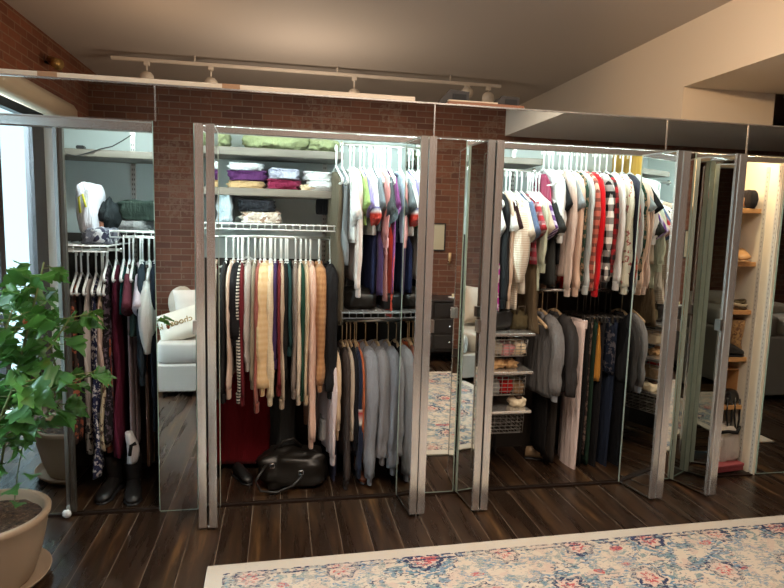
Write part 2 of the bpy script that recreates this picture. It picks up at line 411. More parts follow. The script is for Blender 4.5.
c = MB(); c.box(-1.106, -1.085, .0, .03, .016, 2.036); part(c, 'jamb', plain('dark_jamb', (.10,.085,.07), .4, .6))
c = MB(); c.lathe([(0,-.012),(.018,-.012),(.024,0),(.018,.010),(0,.010)], 16); o = part(c, 'roller', M_white); o.location = (-1.118-1, -.035, .026); o.rotation_euler = (PI/2, 0, 0)
fixed(-.648, -.452, -.022, .006, 2.092)
fixed(.800, 1.020, -.008, .016, 2.086)
fixed(2.285, 2.475, -.008, .016, 2.086)
fixed(3.135, 3.95, -.004, .012, 2.05)

M_hstile = plain('pale_edge_trim', (.50,.56,.48), .35, .5)
# folding doors: each pair of leaves is one thing
def door(label, A, B):
    # A, B: (rear x, front x, outer sign); rear y -.012, front y -.262
    cx = (A[1]+B[1])/2
    t = thing('folding_mirror_door', label, 'door', (cx, -.13, 0))
    z0, z1 = .016, 2.058
    for (xr, xf, sg) in (A, B):
        dx, dy = xf-xr, -.25; L = math.hypot(dx, dy); th = math.atan2(dy, dx)
        # local frame: s along rear->front, n outward
        ux, uy = dx/L, dy/L; nx, ny = (uy, -ux)
        if nx*sg < 0: nx, ny = -nx, -ny
        def P(s_, n_, z): return (xr + ux*s_ + nx*n_ - cx, -.012 + uy*s_ + ny*n_ + .13, z)
        def bar(s0, s1, n0, n1, za, zb):
            v = [P(a, b_, z) for a in (s0,s1) for b_ in (n0,n1) for z in (za,zb)]
            f = [(0,1,3,2),(4,6,7,5),(0,4,5,1),(2,3,7,6),(0,2,6,4),(1,5,7,3)]
            if nx*uy - ny*ux > 0: pass
            return v, f
        def mk(name, m, bars, par=t):
            q = MB()
            for bb in bars: q.add(*bar(*bb))
            return q.build(name, m, par)
        mk('leaf_core', M_dark, [(.006, L-.012, -.034, -.004, z0+.004, z1-.004)])
        mp = mk('mirror_pane', M_mirror, [(.010, L-.004, -.004, 0, z0+.006, z1-.006)])
        mk('stile', M_alu, [(L-.012, L+.003, -.038, .002, z0, z1)])
        mk('hinge_stile', M_hstile, [(0, .024 if (xr, xf, sg) == A else .008, -.036, .002, z0, z1)])
        mk('leaf_rail', M_alu2, [(.008, L-.010, -.036, .001, z0, z0+.008), (.008, L-.010, -.036, .001, z1-.008, z1)])
        if (xr, xf, sg) == A:
            mk('pull_tab', M_alu2, [(L-.03, L+.006, .0, .02, 1.035, 1.10)])
    q = MB(); q.tube([(0,-.118,.0005),(0,-.118,.022)], .006, 8); q.build('floor_pin', M_chrome, t)
    return t
door('folded pair of narrow mirrored leaves left of the sweater closet', (-.440,-.412,-1), (-.330,-.324,1))
door('folded mirrored leaves reflecting shirts at the sweater closet right side', (.790,.781,1), (.672,.700,-1))
door('folded mirrored leaves at the left side of the baskets closet', (1.036,1.062,-1), (1.150,1.147,1))
door('folded mirrored leaves angled open right of the plaid shirts', (2.282,2.250,1), (2.116,2.172,-1))
door('folded mirrored leaves angled open just left of the shoe shelves', (2.484,2.548,-1), (2.630,2.612,1))

# ------------------------------------------------------------------ shelves and rods
def shelf(label, x0, x1, y0, y1, z, th=.035, m=M_shelf, grp=None, fl=0):
    return tag(MB().bbox(0, x1-x0, 0, y1-y0, -th, 0, .003).build('wardrobe_shelf', m, None, (x0, y0, z)), label, 'shelf', grp)
YS = .36; S1Z = at(250,147.5,YS).z; S2Z = at(250,188,YS).z; WZ = at(250,224,.25).z
shelf('taupe shelf high in the left closet, bare with a cable', -1.5, -.57, YS, YD-.015, at(110,150,YS).z, .042)
shelf('taupe top shelf under the fluffy green blanket', -.54, .365, YS, YD-.015, S1Z, .045)
shelf('taupe shelf carrying the purple and crimson folded clothes', -.54, .350, YS, YD-.015, S2Z, .045)
shelf('short taupe shelf above the front rail of white hangers', 1.14, 1.66, YS, YD-.015, at(530,158,YS).z, .04)
def rod(label, x0, x1, y, z, r=.011, m=M_alu2):
    t = thing('clothes_rod', label, 'rod', ((x0+x1)/2, y, z))
    h = (x1-x0)/2
    MB().tube([(-h,0,0),(h,0,0)], r, 12).build('tube', m, t)
    q = MB()
    for s_ in (-1,1): q.tube([(s_*(h-.012),0,0),(s_*h,0,0)], r*1.7, 12)
    q.build('end_cap', M_chrome, t); return t
RY = .36
def wire(label, x0, x1, y0, y1, z, m=M_white, lip=.03):
    t = MB(); r = .0032
    for k in range(int((y1-y0)/.028)+1): t.tube([(x0,y0+k*.028,z),(x1,y0+k*.028,z)], r*.8, 5)
    for zz in (0, -lip): t.tube([(x0,y0,z+zz),(x1,y0,z+zz)], r*1.3, 6)
    n = int((x1-x0)/.04)
    for k in range(n+1):
        x = x0+(x1-x0)*k/n; t.tube([(x,y1,z+.004),(x,y0-.003,z+.004),(x,y0-.003,z-lip)], r*.7, 5)
    o = t.build('wire_shelf', m); return tag(o, label, 'shelf')
wire('white wire shelf above the right dresses in the left closet', -.905, -.57, .12, .62, 1.525)
wire('lower white wire shelf at the left edge of the left closet', -1.35, -.915, .12, .62, 1.445)
wire('wire shelf above the long row of sweaters', -.54, .345, .25, .64, WZ)
wire('dark wire shelf holding black bags below the T-shirts', .345, .895, .10, .60, 1.085, plain('grey_wire', (.25,.25,.25), .4, .5))
rod('white rod under the left closet short wire shelf', -1.35, -.905, RY, 1.415, .009, M_white)
rod('white rod holding the dark dresses in the left closet', -.903, -.57, RY, 1.492, .009, M_white)
rod('chrome rod holding the long row of sweaters', -.55, .362, RY, 1.508)
rod('high rod holding the T-shirts in the sweater closet', .345, .9, RY, 2.075)
rod('low rod holding the grey hoodies', .345, .9, RY, 1.000)
rod('front high rod holding short tops above the wire baskets', 1.14, 1.60, RY, 1.968)
rod('high rod holding the long-sleeved and plaid shirts', 1.62, 2.328, RY, 2.118)
rod('low rod holding jackets and trousers', 1.60, 2.328, RY, 1.200, .011, M_alu)

# ------------------------------------------------------------------ garments and hangers
HH = .135
def hanger_mesh(kind):
    q = MB(); H = HH
    if kind == 'plastic':
        R = .0062
        hk = [(0, .0, 0), (0, 0, H-.028)] + [(0, .019*sin(a)-0.0 - .0 if False else .017 - .017*cos(a), H-.028+.017*sin(a)) for a in [PI*k/7 for k in range(1,8)]] + [(0,.034,H-.04)]
        q.tube([(x, y-.017, z) for x, y, z in hk], R*.9, 6)
        q.tube([(0,-.017,.0),(0,0,-.006),(0,.09,-.038),(0,.185,-.078),(0,.2,-.098),(0,.18,-.11),(0,0,-.11),(0,-.18,-.11),(0,-.2,-.098),(0,-.185,-.078),(0,-.09,-.038),(0,-.017,0)], R*1.15, 6)
    elif kind == 'wood':
        hk = [(0, 0, -.01), (0, 0, H-.028)] + [(0, .017 - .017*cos(a), H-.028+.017*sin(a)) for a in [PI*k/7 for k in range(1,8)]]
        q.tube([(x, y-.017, z) for x, y, z in hk], .003, 6)
        for s_ in (-1,1):
            rg = []
            for k in range(9):
                t = k/8; y = s_*t*.2; zc = -.005-.08*t**1.5; hz = .016*(1-.3*t); hx = .007+.004*t
                rg.append([(hx*cos(a), y, zc+hz*sin(a)) for a in [2*PI*j/8 for j in range(8)]][::s_])
            q.rings(rg)
        q.tube([(0,-.17,-.075),(0,.17,-.075)], .005, 6)
    else:   # clip
        hk = [(0, 0, -.03), (0, 0, H-.028)] + [(0, .017 - .017*cos(a), H-.028+.017*sin(a)) for a in [PI*k/7 for k in range(1,8)]]
        q.tube([(x, y-.017, z) for x, y, z in hk], .0028, 6)
        q.tube([(0,-.15,-.032),(0,.15,-.032)], .004, 6)
        for s_ in (-1,1): q.bbox(-.008,.008,s_*.1-.012,s_*.1+.012,-.075,-.02,.003)
    return q
HM = {}
def hanger(kind, mat_, loc, rz, label, group):
    key = (kind, mat_.name)
    if key not in HM:
        o = hanger_mesh(kind).build('clothes_hanger', mat_); HM[key] = o
    else:
        o = HM[key].copy(); COL.objects.link(o)
    o.location = loc; o.rotation_euler = (0,0,rz)
    return tag(o, label, 'hanger', group)

def sring(y0, z, w, t, n, ph, amp, kf):
    out = []
    for k in range(n):
        a = 2*PI*k/n; ca, sa = cos(a), sin(a)
        y = w*math.copysign(abs(ca)**.9, ca); x = t*math.copysign(abs(sa)**.8, sa)
        x += amp*sin(kf*(y0+y)*PI/.1+ph)
        out.append((x, y0+y, z))
    return out
def body_part(q, secs, t, amp, ph, kf=1.6, n=20, y0=0, curve=None):
    rg = []
    zs = [s_[0] for s_ in secs]; z = zs[0]
    steps = max(12, int(abs(zs[-1]-zs[0])/.035))
    for i in range(steps+1):
        u = i/steps; zz = zs[0] + (zs[-1]-zs[0])*u
        # interpolate width
        for j in range(len(secs)-1):
            if secs[j][0] >= zz >= secs[j+1][0]-1e-9:
                f_ = (zz-secs[j][0])/(secs[j+1][0]-secs[j][0]); wv = secs[j][1]+(secs[j+1][1]-secs[j][1])*f_; break
        g_ = min(1, abs(zz)/.35)
        tt = t*(.55+.45*g_)
        hemw = .01*sin(7*u+ph) if u > .5 else 0
        rg.append(sring(y0, zz, wv+hemw*.3, tt, n, ph+zz*3, amp*g_, kf))
    q.rings(rg[::-1]); return rg
SHIRT = [(.005,.05),(-.02,.085),(-.06,.155),(-.095,.195),(-.13,.20),(-.22,.185)]
def sleeve(q, sd, L, r0=.058, r1=.036, t=.022, splay=.03, ph=0, zs=-.085):
    n = 18; end = (.17+(splay+.03)*.96)
    ctrl = [(.085,-.030),(.135,-.052),(.178,-.085),(.203,-.135),(.214,-.20)]
    st = max(8, int(L/.04)); zb = zs-L
    pts = [p for p in ctrl if p[1] > zb+.03]
    m_ = max(4, int((pts[-1][1]-zb)/.04))
    y_, z_ = pts[-1]
    for k in range(1, m_+1):
        u = k/m_; pts.append((y_+(end-y_)*u+.006*sin(9*u+ph)*(1 if k < m_ else 0), z_+(zb-z_)*u))
    rg = []; N_ = len(pts)-1
    for i, (y, z) in enumerate(pts):
        u = i/N_; a = pts[max(0,i-1)]; b = pts[min(N_,i+1)]
        ty, tz = b[0]-a[0], b[1]-a[1]; l_ = math.hypot(ty,tz); ny, nz_ = -tz/l_, ty/l_
        ry = (r0+(r1-r0)*u)*(.72 if i == 0 else .88 if i == 1 else 1); rx = t*(1.05-.25*u)*(.7 if i == 0 else 1)
        wr = 1+.10*sin(u*24+ph)*u; xo = .006*sin(5*u+ph*2)*u
        fo = lambda k: 1+(.13*sin(6*PI*k/n+ph+z*5)+.07*sin(10*PI*k/n+ph*2-z*7))*min(1,u*2.5)
        rg.append([(xo+rx*wr*fo(k)*cos(2*PI*k/n), sd*(y+ry*wr*fo(k)*sin(2*PI*k/n)*ny), z+ry*sin(2*PI*k/n)*nz_) for k in range(n)])
    q.rings(rg); return rg
def tee_sleeve(q, sd, L=.2, t=.024, r=.075, ph=0, flare=1.0):
    rg = []; n = 12
    for i in range(8):
        u = i/7; y = sd*(.135+.105*u); z = -.075-L*.85*u
        ry = r*(.8+.25*u*flare); rx = t*(.8+.5*u)
        th = sd*.55
        ring = []
        for k in range(n):
            a = 2*PI*k/n; ly = ry*sin(a); lz = 0
            ring.append((rx*cos(a)*(1+.1*sin(3*a+ph)), y+ly*cos(th), z+ly*sin(th)))
        rg.append(ring)
    q.rings(rg); return rg
ALLG = []
def garment(kind, x, y, zr, hem, m, desc, cat, rodname, rz=None, t=.021, hk='plastic', hm=None, m2=None, sl=None, blen=None, w=1.0, name=None, x_off=0, grp=None, short=None, cuffm=None):
    """zr: rod height; hem: world z of lowest hem; sl sleeve bottom z"""
    z0 = zr-(HH-.003); H = z0-hem; ph = random.uniform(0,6.28)
    rz = random.uniform(-.10,.10) if rz is None else rz
    nm = {'long':'long_sleeved_top','tee':'t_shirt','tank':'tank_top','dress':'dress','jacket':'jacket','hoodie':'hooded_sweatshirt','trouser':'trousers','cardigan':'cardigan','drape':'hanging_scarf','skirt':'skirt','blouse':'blouse'}[kind] if name is None else name
    lab = f'{desc}, {rodname}'
    grp = grp or 'clothes hanging '+rodname
    g_ = thing(nm, lab, cat, (x, y, z0-.020), 0, grp, (0,0,rz))
    hl = f'{ {"plastic":"white plastic","wood":"pale wooden","clip":"metal clip"}[hk] if hm is None else hm[1]} hanger holding the {short or desc}'
    hanger(hk, (hm[0] if hm else {'plastic':M_white,'wood':M_tan_h,'clip':plain('dark_hook',(.10,.09,.08),.4,.8)}[hk]), (x, y, z0), rz, hl, 'hangers '+rodname)
    m2 = m2 or m
    amp = .007
    B = lambda q, nme, mt: q.build(nme, mt, g_)
    if kind in ('long','cardigan','hoodie','jacket','blouse'):
        bl = blen if blen else min(H, .66)
        secs = [(a, b_*w) for a, b_ in SHIRT] + [(-bl*.7,.19*w),(-bl,.2*w)]
        q = MB(); body_part(q, secs, t, amp, ph); B(q,'body',m)
        sL = (z0-sl if sl else H)-.085
        for sd in (-1,1):
            q = MB(); th = {'hoodie':.028,'jacket':.027,'cardigan':.026}.get(kind, .020)*max(t/.021,.8)
            if kind == 'blouse':
                rg = []; n = 14
                for i in range(15):
                    u = i/14; e_ = 1-math.exp(-3*u); rr = .045+.05*sin(PI*min(1,u*1.05))**.8
                    rg.append([(.6*rr*cos(2*PI*k/n)*(1+.12*sin(5*k+ph)), sd*(.17+.05*e_)+rr*sin(2*PI*k/n)*(1+.1*cos(7*k)), -.085-sL*u) for k in range(n)])
                q.rings(rg)
            else: sleeve(q, sd, sL, .06 if kind in('hoodie','jacket') else .055, .042 if kind!='long' else .038, th, .02, ph)
            B(q,'sleeve',m2)
            if kind in ('hoodie','long','cardigan') or cuffm:
                q = MB(); e_ = sd*(.17+.05*.96); zz = -.085-sL
                n = 12; rg = [[(.016*cos(2*PI*k/n), e_+.035*sin(2*PI*k/n), zz+.004-d_) for k in range(n)] for d_ in (0,.045)]
                rg = [[(.013*1.25*cos(2*PI*k/n)*f_, e_+.034*sin(2*PI*k/n)*f_, zz-d_) for k in range(n)] for d_, f_ in ((-.006,1.05),(.0,.95),(.045,.92),(.05,.8))]
                q.rings(rg); B(q,'cuff',cuffm or m2)
        q = MB()
        if kind == 'hoodie':
            rg = []
            for i in range(9):
                u = i/8; rr = .075*sin(PI*(u*.8+.18))
                rg.append([(rr*.55*cos(2*PI*k/12)*(1+.15*sin(2*k)), .02+rr*sin(2*PI*k/12), -.09+.11*u) for k in range(12)])
            q.rings(rg); B(q,'hood',m)
        else:
            rg = [[(rr*.42*cos(2*PI*k/12), rr*sin(2*PI*k/12), zz) for k in range(12)] for rr, zz in ((.06,-.02),(.058,.0),(.05,.012),(.044,.012),(.05,-.01))]
            q.rings(rg); B(q,'collar',m)
    elif kind == 'tee':
        secs = [(a, b_*w) for a, b_ in SHIRT] + [(-H*.7,.19*w),(-H,.2*w)]
        q = MB(); body_part(q, secs, t, amp, ph); B(q,'body',m)
        for sd in (-1,1):
            q = MB(); rg = tee_sleeve(q, sd, sl or .2, t*1.1, ph=ph); B(q,'sleeve',m2)
        q = MB(); rg = [[(rr*.4*cos(2*PI*k/12), rr*sin(2*PI*k/12), zz) for k in range(12)] for rr, zz in ((.06,-.02),(.06,-.002),(.052,.004),(.05,-.01))]
        q.rings(rg); B(q,'collar',m)
    elif kind in ('tank','dress'):
        fl = .26 if kind == 'dress' else .19
        secs = [(-.015,.05),(-.06,.11),(-.12,.15),(-.2,.165),(-.34,.15*w),(-max(.45,H*.6),.19*w),(-H,fl*w)]
        q = MB()
        for sd in (-1,1): q.tube([(0,sd*.1,-.08),(0,sd*.075,-.045),(0,sd*.06,-.03)], .008, 6)
        body_part(q, secs, t*(1.2 if kind=='dress' else 1), amp*1.5, ph, 2.2); B(q,'body',m)
        if m2 is not m:
            q = MB(); body_part(q, [(-H*.55,.185*w),(-H*.8,.2*w),(-H-.02,fl*w*1.04)], t*1.5, amp*1.5, ph, 2.2); B(q,'skirt_panel',m2)
    elif kind == 'trouser':
        for sd in (-1,1):
            q = MB(); rg = []; n = 14; st = max(14,int(H/.05))
            for i in range(st+1):
                u = i/st; wv = (.105 - .03*u)*w; zz = -.05-(H-.05)*u
                yc = sd*.0 + .004*sin(6*u+ph) + sd*(.02+.02*u)
                rg.append([(sd*t*.55+t*.6*cos(2*PI*k/n), yc+wv*sin(2*PI*k/n), zz) for k in range(n)])
            q.rings(rg); B(q,'trouser_leg',m)
        q = MB(); rg = [[(t*1.15*cos(2*PI*k/14), .112*w*sin(2*PI*k/14), zz) for k in range(14)] for zz in (-.035,-.04,-.085,-.09)]
        q.rings(rg); B(q,'waistband',m2)
    elif kind in ('drape','skirt'):
        secs = [(-.02,.06*w),(-.06,.12*w),(-.15,.15*w),(-H*.6,.17*w),(-H,.16*w)]
        q = MB(); body_part(q, secs, t*1.1, amp*2, ph, 2.6); B(q,'body',m)
        if m2 is not m:
            q = MB(); body_part(q, [(-H+.16,.165*w),(-H-.03,.166*w)], t*1.25, amp*2, ph, 2.6); B(q,'border',m2)
    ALLG.append(g_)
    return g_
FY = .12
def G(kind, u, v, hemv, rodz, m, desc, cat, rn, slv=None, dx=0, **k):
    fy = {'trouser':.25,'skirt':.21,'drape':.20,'dress':.16,'tank':.18,'tee':.10,'blouse':.07}.get(kind, .115)
    p = at(u, v, fy); h = at(u, hemv, fy).z
    if slv: k['sl'] = at(u, slv, fy).z
    if k.get('rz') is None: k['rz'] = random.uniform(-.08,.08)
    dx -= sin(k['rz'])*(RY-fy)
    return garment(kind, p.x+dx, RY, rodz, h, m, desc, cat, rn, **k)
C = cloth
R1 = 'on the low front rod of the left closet'
R2 = 'on the left closet dress rod'
R3 = 'in the sweater row'
R4 = 'among the high T-shirts'
R5 = 'on the low hoodie rod'
R6 = 'on the front rod above the baskets'
R7 = 'on the high shirt rod'
R8 = 'on the low jacket rod'
# --- left closet, low rod
z = 1.415
G('dress',72,330,438,z,C('blackbrown',(.05,.03,.025),'floral',(.30,.09,.05)),'black dress with rust pattern','dress',R1,rz=.14)
G('drape',79,340,425,z,C('black1',(.012,.012,.014)),'plain black long top','top',R1,rz=.14)
G('drape',87,370,448,z,C('whiteblk',(.55,.50,.48)),'pale long scarf with black printed border','scarf',R1,rz=.14,m2=C('bord',(.7,.66,.62),'floral',(.03,.03,.04),None,s=1.3),w=.9)
G('dress',93,340,472,z,C('navypr',(.02,.025,.07),'floral',(.5,.48,.5),s=1.8),'navy dress with white brush print','dress',R1,rz=.14)
G('tank',99,320,372,z,C('blush1',(.58,.43,.37)),'blush plain sleeveless tunic','top',R1,rz=.14)
G('dress',102,390,446,z,C('flcream',(.46,.38,.26),'floral',(.10,.06,.045),(.5,.42,.32)),'cream dress with brown floral print','dress',R1,rz=.14,w=.9)
G('drape',107,390,452,z,C('rust1',(.33,.09,.045),'floral',(.10,.03,.04)),'rust and plum narrow scarf','scarf',R1,rz=.14,w=.8)
# --- left closet, dress rod
z = 1.492
G('dress',104,300,440,z,C('blklace',(.015,.013,.016),'floral',(.12,.09,.12),s=1.5),'black lace dress','dress',R2,rz=.14,w=.9)
G('dress',114,330,455,z,C('maroon1',(.10,.012,.03)),'dark maroon full-length jumpsuit','jumpsuit',R2,rz=.14,name='jumpsuit',w=.8)
G('tank',121,280,312,z,C('teal1',(.01,.10,.10)),'teal camisole','top',R2,rz=.14)
G('tee',125,270,292,z,C('wine1',(.12,.03,.045)),'wine short-sleeved T-shirt','T-shirt',R2,rz=.14)
G('dress',131,300,334,z,C('dkgreen',(.035,.06,.05)),'dark green flared top','top',R2,rz=.14,w=1.05)
G('tee',137,280,303,z,C('lilac1',(.62,.55,.62)),'pale lilac T-shirt','T-shirt',R2,rz=.14)
G('trouser',133,400,446,z,C('mauve',(.33,.25,.27)),'mauve grey trousers','trousers',R2,rz=.14,w=1.1,hk='clip')
G('long',141,340,374,z,C('bluegrey',(.03,.045,.06)),'blue-black shirt with a turned white cuff','shirt',R2,rz=.14)
G('blouse',147,330,352,z,C('whitepuff',(.72,.72,.69)),'white blouse with a ballooning sleeve','blouse',R2,rz=.14,t=.03)
G('long',153,300,395,z,C('navy2',(.015,.022,.035)),'navy long coat','coat',R2,rz=.14,name='coat',blen=.95)
G('trouser',150,420,463,z,C('stripebr',(.10,.045,.03),'stripes_v',(.32,.19,.12)),'brown striped long trousers','trousers',R2,rz=.14,hk='clip')
# --- sweater row
z = 1.508
ro = (.03,.02)
garment('dress',-.225,.54,1.508,.06,C('redvelvet',(.17,.004,.008)),'wide deep red velvet gown hanging crosswise at the back','dress','behind the sweater row',rz=PI/2-.1,w=1.0,t=.045)
G('long',222,300,392,z,C('blackA',(.018,.017,.017)),'black plain jumper at the far left end','jumper',R3,t=.018)
G('long',227.5,330,378,z,C('nude1',(.60,.44,.35)),'nude thin long-sleeved top','top',R3,t=.016,slv=388)
G('cardigan',234,290,345,z,C('blackB',(.012,.011,.013)),'black short cardigan','cardigan',R3,t=.03,slv=335)
G('long',238,330,392,z,C('strpA',(.60,.56,.50),'stripes_h',(.02,.02,.02)),'black and white striped jumper','jumper',R3,t=.012)
G('long',241.5,300,395,z,C('maroonB',(.13,.015,.02)),'maroon slim jumper','jumper',R3,t=.012)
G('long',247,320,352,z,C('greyM',(.36,.31,.28),'melange',(.46,.41,.38)),'oatmeal grey ribbed-cuff sweater','sweater',R3,t=.027,slv=360)
G('long',252.5,340,378,z,C('khaki1',(.25,.21,.15)),'khaki thin jumper','jumper',R3,t=.012)
G('long',256,280,402,z,C('rose1',(.30,.09,.07)),'rust rose jumper','jumper',R3,t=.016)
G('cardigan',262,330,388,z,C('cableknit',(.62,.42,.22),'knit',(.74,.56,.34),s=.45),'mustard cream chunky knit cardigan','cardigan',R3,t=.042,slv=385)
G('long',270,330,404,z,C('creamA',(.68,.56,.38),'knit',(.74,.64,.46)),'pale cream long knit sweater','sweater',R3,t=.026,slv=395)
G('long',275,300,355,z,C('purpleN',(.055,.03,.10)),'dark violet jumper','jumper',R3,t=.016,slv=358)
G('long',279,300,385,z,C('burg2',(.15,.02,.025)),'burgundy fine-knit jumper','jumper',R3,t=.013)
G('long',282.5,300,398,z,C('beigeQ',(.50,.38,.27)),'beige fine-knit jumper','jumper',R3,t=.012)
G('long',286,300,368,z,C('blackC',(.014,.013,.012)),'black ribbed jumper','jumper',R3,t=.018)
G('long',290,300,345,z,C('tealD',(.02,.06,.06)),'dark teal blouse','blouse',R3,t=.016)
G('long',294.5,330,388,z,C('taupe1',(.22,.17,.14)),'taupe silky shirt','shirt',R3,t=.018)
G('long',299,330,394,z,C('creamC',(.62,.50,.38)),'cream open-collar shirt','shirt',R3,t=.014)
G('long',303,300,390,z,C('green1',(.015,.055,.035)),'bottle green jumper','jumper',R3,t=.014)
G('long',307,300,394,z,C('beigeR',(.56,.42,.27)),'sand beige jumper','jumper',R3,t=.014)
G('long',312.5,330,420,z,C('blush2',(.66,.42,.32)),'blush pink extra-long cardigan','cardigan',R3,t=.026,slv=438,blen=.72)
G('cardigan',321,320,375,z,C('camel',(.36,.17,.07),'knit',(.52,.28,.13),s=.5),'camel brown chunky knit cardigan','cardigan',R3,t=.030,slv=381)
G('cardigan',331,330,388,z,C('blackD',(.012,.011,.012)),'black long open cardigan at the right end','cardigan',R3,t=.034,slv=388)
# --- high T-shirts (x .34-.9)
z = 2.075
G('tank',341,230,322,z,C('oliveL',(.12,.10,.07)),'olive brown long sleeveless dress','dress',R4,t=.03,rz=.12,name='dress')
G('tank',347,190,262,z,C('greyT',(.20,.23,.25)),'slate grey tank top','tank top',R4,t=.026,rz=.1)
G('long',360,240,282,z,C('whitesh',(.72,.62,.57)),'sheer white long shirt','shirt',R4,t=.018,rz=.08,slv=286)
G('tee',358,180,240,z,C('whiteT',(.74,.74,.72)),'plain white T-shirt','T-shirt',R4,t=.022,rz=.08,sl=.27)
G('tee',368,170,222,z,C('greenT',(.28,.42,.14)),'apple green T-shirt','T-shirt',R4,t=.02,rz=.06)
G('tee',372,170,212,z,C('lavT',(.30,.26,.55)),'lavender T-shirt','T-shirt',R4,t=.014,rz=.06)
bandc = [(0,(.76,.76,.75)),(.218,(.76,.76,.75)),(.222,(.06,.06,.30)),(.246,(.75,.75,.75)),(.262,(.65,.05,.03)),(.30,(.65,.05,.03))]
G('tee',377,200,232,z,C('whiteband',(.76,.76,.75)),'white T-shirt with blue and red banded sleeve','T-shirt',R4,t=.022,rz=.06,m2=C('bandsl',(1,1,1),'band',c3=bandc),sl=.26)
G('tank',374,260,290,z,C('navyL',(.015,.02,.06)),'navy long vest','top',R4,t=.02,rz=.05)
G('tee',383,180,228,z,C('greyU',(.16,.19,.21)),'mid grey T-shirt','T-shirt',R4,t=.018,rz=.05)
G('tank',381,260,292,z,C('purpL',(.10,.06,.16)),'plum blue long vest','top',R4,t=.018,rz=.05)
G('long',388,200,236,z,C('pinkT',(.58,.25,.24)),'salmon pink shirt','shirt',R4,t=.012,rz=.05,blen=.5)
G('tank',387,260,298,z,C('pinkL',(.5,.22,.2)),'rose long vest','top',R4,t=.012,rz=.05)
G('tee',393,190,224,z,C('charT',(.07,.08,.085)),'charcoal boxy T-shirt','T-shirt',R4,t=.026,rz=.05,sl=.24)
G('tank',392,270,314,z,C('coralL',(.62,.07,.04)),'coral red long vest','top',R4,t=.014,rz=.05)
G('tee',399,170,292,z,C('magT',(.17,.04,.15)),'magenta purple long T-shirt','T-shirt',R4,t=.014,rz=.04)
G('tank',404,260,290,z,C('navyM',(.02,.035,.07)),'navy blue slip top','top',R4,t=.02,rz=.04)
G('tee',408,200,240,z,C('blueT',(.45,.58,.66)),'light blue T-shirt','T-shirt',R4,t=.018,rz=.04)
# --- low hoodies
z = 1.000
hmw = (M_tan_h, 'pale wooden')
G('trouser',336,470,491,z,C('slate',(.06,.065,.12)),'slate blue folded trousers','trousers',R5,hk='clip',rz=.1)
G('long',339,380,440,z,C('creamE',(.62,.44,.28)),'cream tan jumper','jumper',R5,hk='wood',rz=.1,slv=420)
G('long',334,430,455,z,C('pinkwht',(.72,.60,.60)),'pale pink sweatshirt','sweatshirt',R5,hk='wood',rz=.12,t=.02)
G('long',348,400,478,z,C('charcE',(.06,.045,.04)),'charcoal brown long sweater','sweater',R5,hk='wood',rz=.08,t=.024,slv=480)
G('long',353,380,430,z,C('beigeE',(.46,.36,.27)),'light beige fine jumper','jumper',R5,hk='wood',rz=.08,t=.012)
G('long',357,380,440,z,C('blackE',(.012,.012,.014)),'black fine jumper','jumper',R5,hk='wood',rz=.08,t=.014)
band2 = [(0,(.012,.018,.04)),(.345,(.012,.018,.04)),(.348,(.7,.68,.62)),(.368,(.40,.01,.015)),(.43,(.7,.68,.62)),(.45,(.012,.018,.04))]
G('long',361,400,468,z,C('navyband',(1,1,1),'band',c3=band2),'navy sweatshirt with a red and white band','sweatshirt',R5,hk='wood',rz=.08,t=.02)
G('long',364,350,430,z,C('rustE',(.42,.10,.035)),'rust orange jumper','jumper',R5,hk='wood',rz=.08,t=.012)
G('hoodie',372,420,452,z,C('greyH1',(.24,.245,.27),'melange',(.32,.325,.35)),'light grey hoodie','hoodie',R5,rz=.08,t=.032,slv=475,hk='wood')
G('hoodie',384,420,448,z,C('greyH2',(.24,.23,.24),'melange',(.33,.32,.33)),'warm grey zipped hoodie','hoodie',R5,rz=.08,t=.03,slv=455,hk='wood')
G('hoodie',395,420,462,z,C('greyH3',(.23,.24,.265),'melange',(.30,.31,.34)),'blue-grey hoodie with drawstring','hoodie',R5,rz=.06,t=.03,slv=465,hk='wood')
G('long',404,400,448,z,C('blackF',(.016,.014,.016)),'black sweatshirt at the mirror end','sweatshirt',R5,hk='wood',rz=.06,t=.018)
# --- front rod above baskets
z = 1.968
rr = .02
G('tank',500,260,308,z,C('magpr',(.5,.02,.30),'floral',(.75,.65,.62),(.3,.01,.2)),'hot pink patterned vest','top',R6,rz=rr,t=.014)
G('tee',503,210,296,z,C('whiteV',(.74,.74,.74)),'white T-shirt at the left end','T-shirt',R6,rz=rr,t=.014)
G('long',507,260,298,z,C('blackG',(.014,.014,.015)),'black long slim cardigan','cardigan',R6,rz=rr,t=.012)
G('long',511,260,298,z,C('creamG',(.62,.47,.36)),'cream silky long shirt','shirt',R6,rz=rr,t=.012)
G('tee',515,210,232,z,C('whiteW',(.73,.75,.75)),'white boxy T-shirt','T-shirt',R6,rz=rr,t=.022)
G('tee',520,220,270,z,C('coralG',(.55,.14,.11)),'coral T-shirt with a dark trim','T-shirt',R6,rz=rr,t=.012,m2=C('blktrim',(.03,.01,.01)))
G('blouse',524,260,280,z,C('beigest',(.60,.50,.38),'stripes_h',(.72,.66,.56),s=1.3),'beige striped loose blouse','blouse',R6,rz=rr,t=.02,blen=.72)
G('tee',531,220,292,z,C('creamH',(.72,.66,.56)),'ivory short-sleeved T-shirt','T-shirt',R6,rz=rr,t=.026,sl=.24)
G('tee',537,210,234,z,C('denimT',(.11,.16,.27)),'denim blue T-shirt','T-shirt',R6,rz=rr,t=.022,sl=.22)
G('dress',537,290,330,z,C('olivedr',(.10,.07,.04)),'olive brown long dress','dress',R6,rz=rr,t=.03,w=.9)
G('tee',543,220,262,z,C('redck',(.40,.03,.04),'plaid',(.20,.03,.05),(.5,.4,.4)),'red checked shirt','shirt',R6,rz=rr,t=.018)
G('long',547,220,262,z,C('greencr',(.55,.60,.46)),'pale green cream top','top',R6,rz=rr,t=.012,blen=.6)
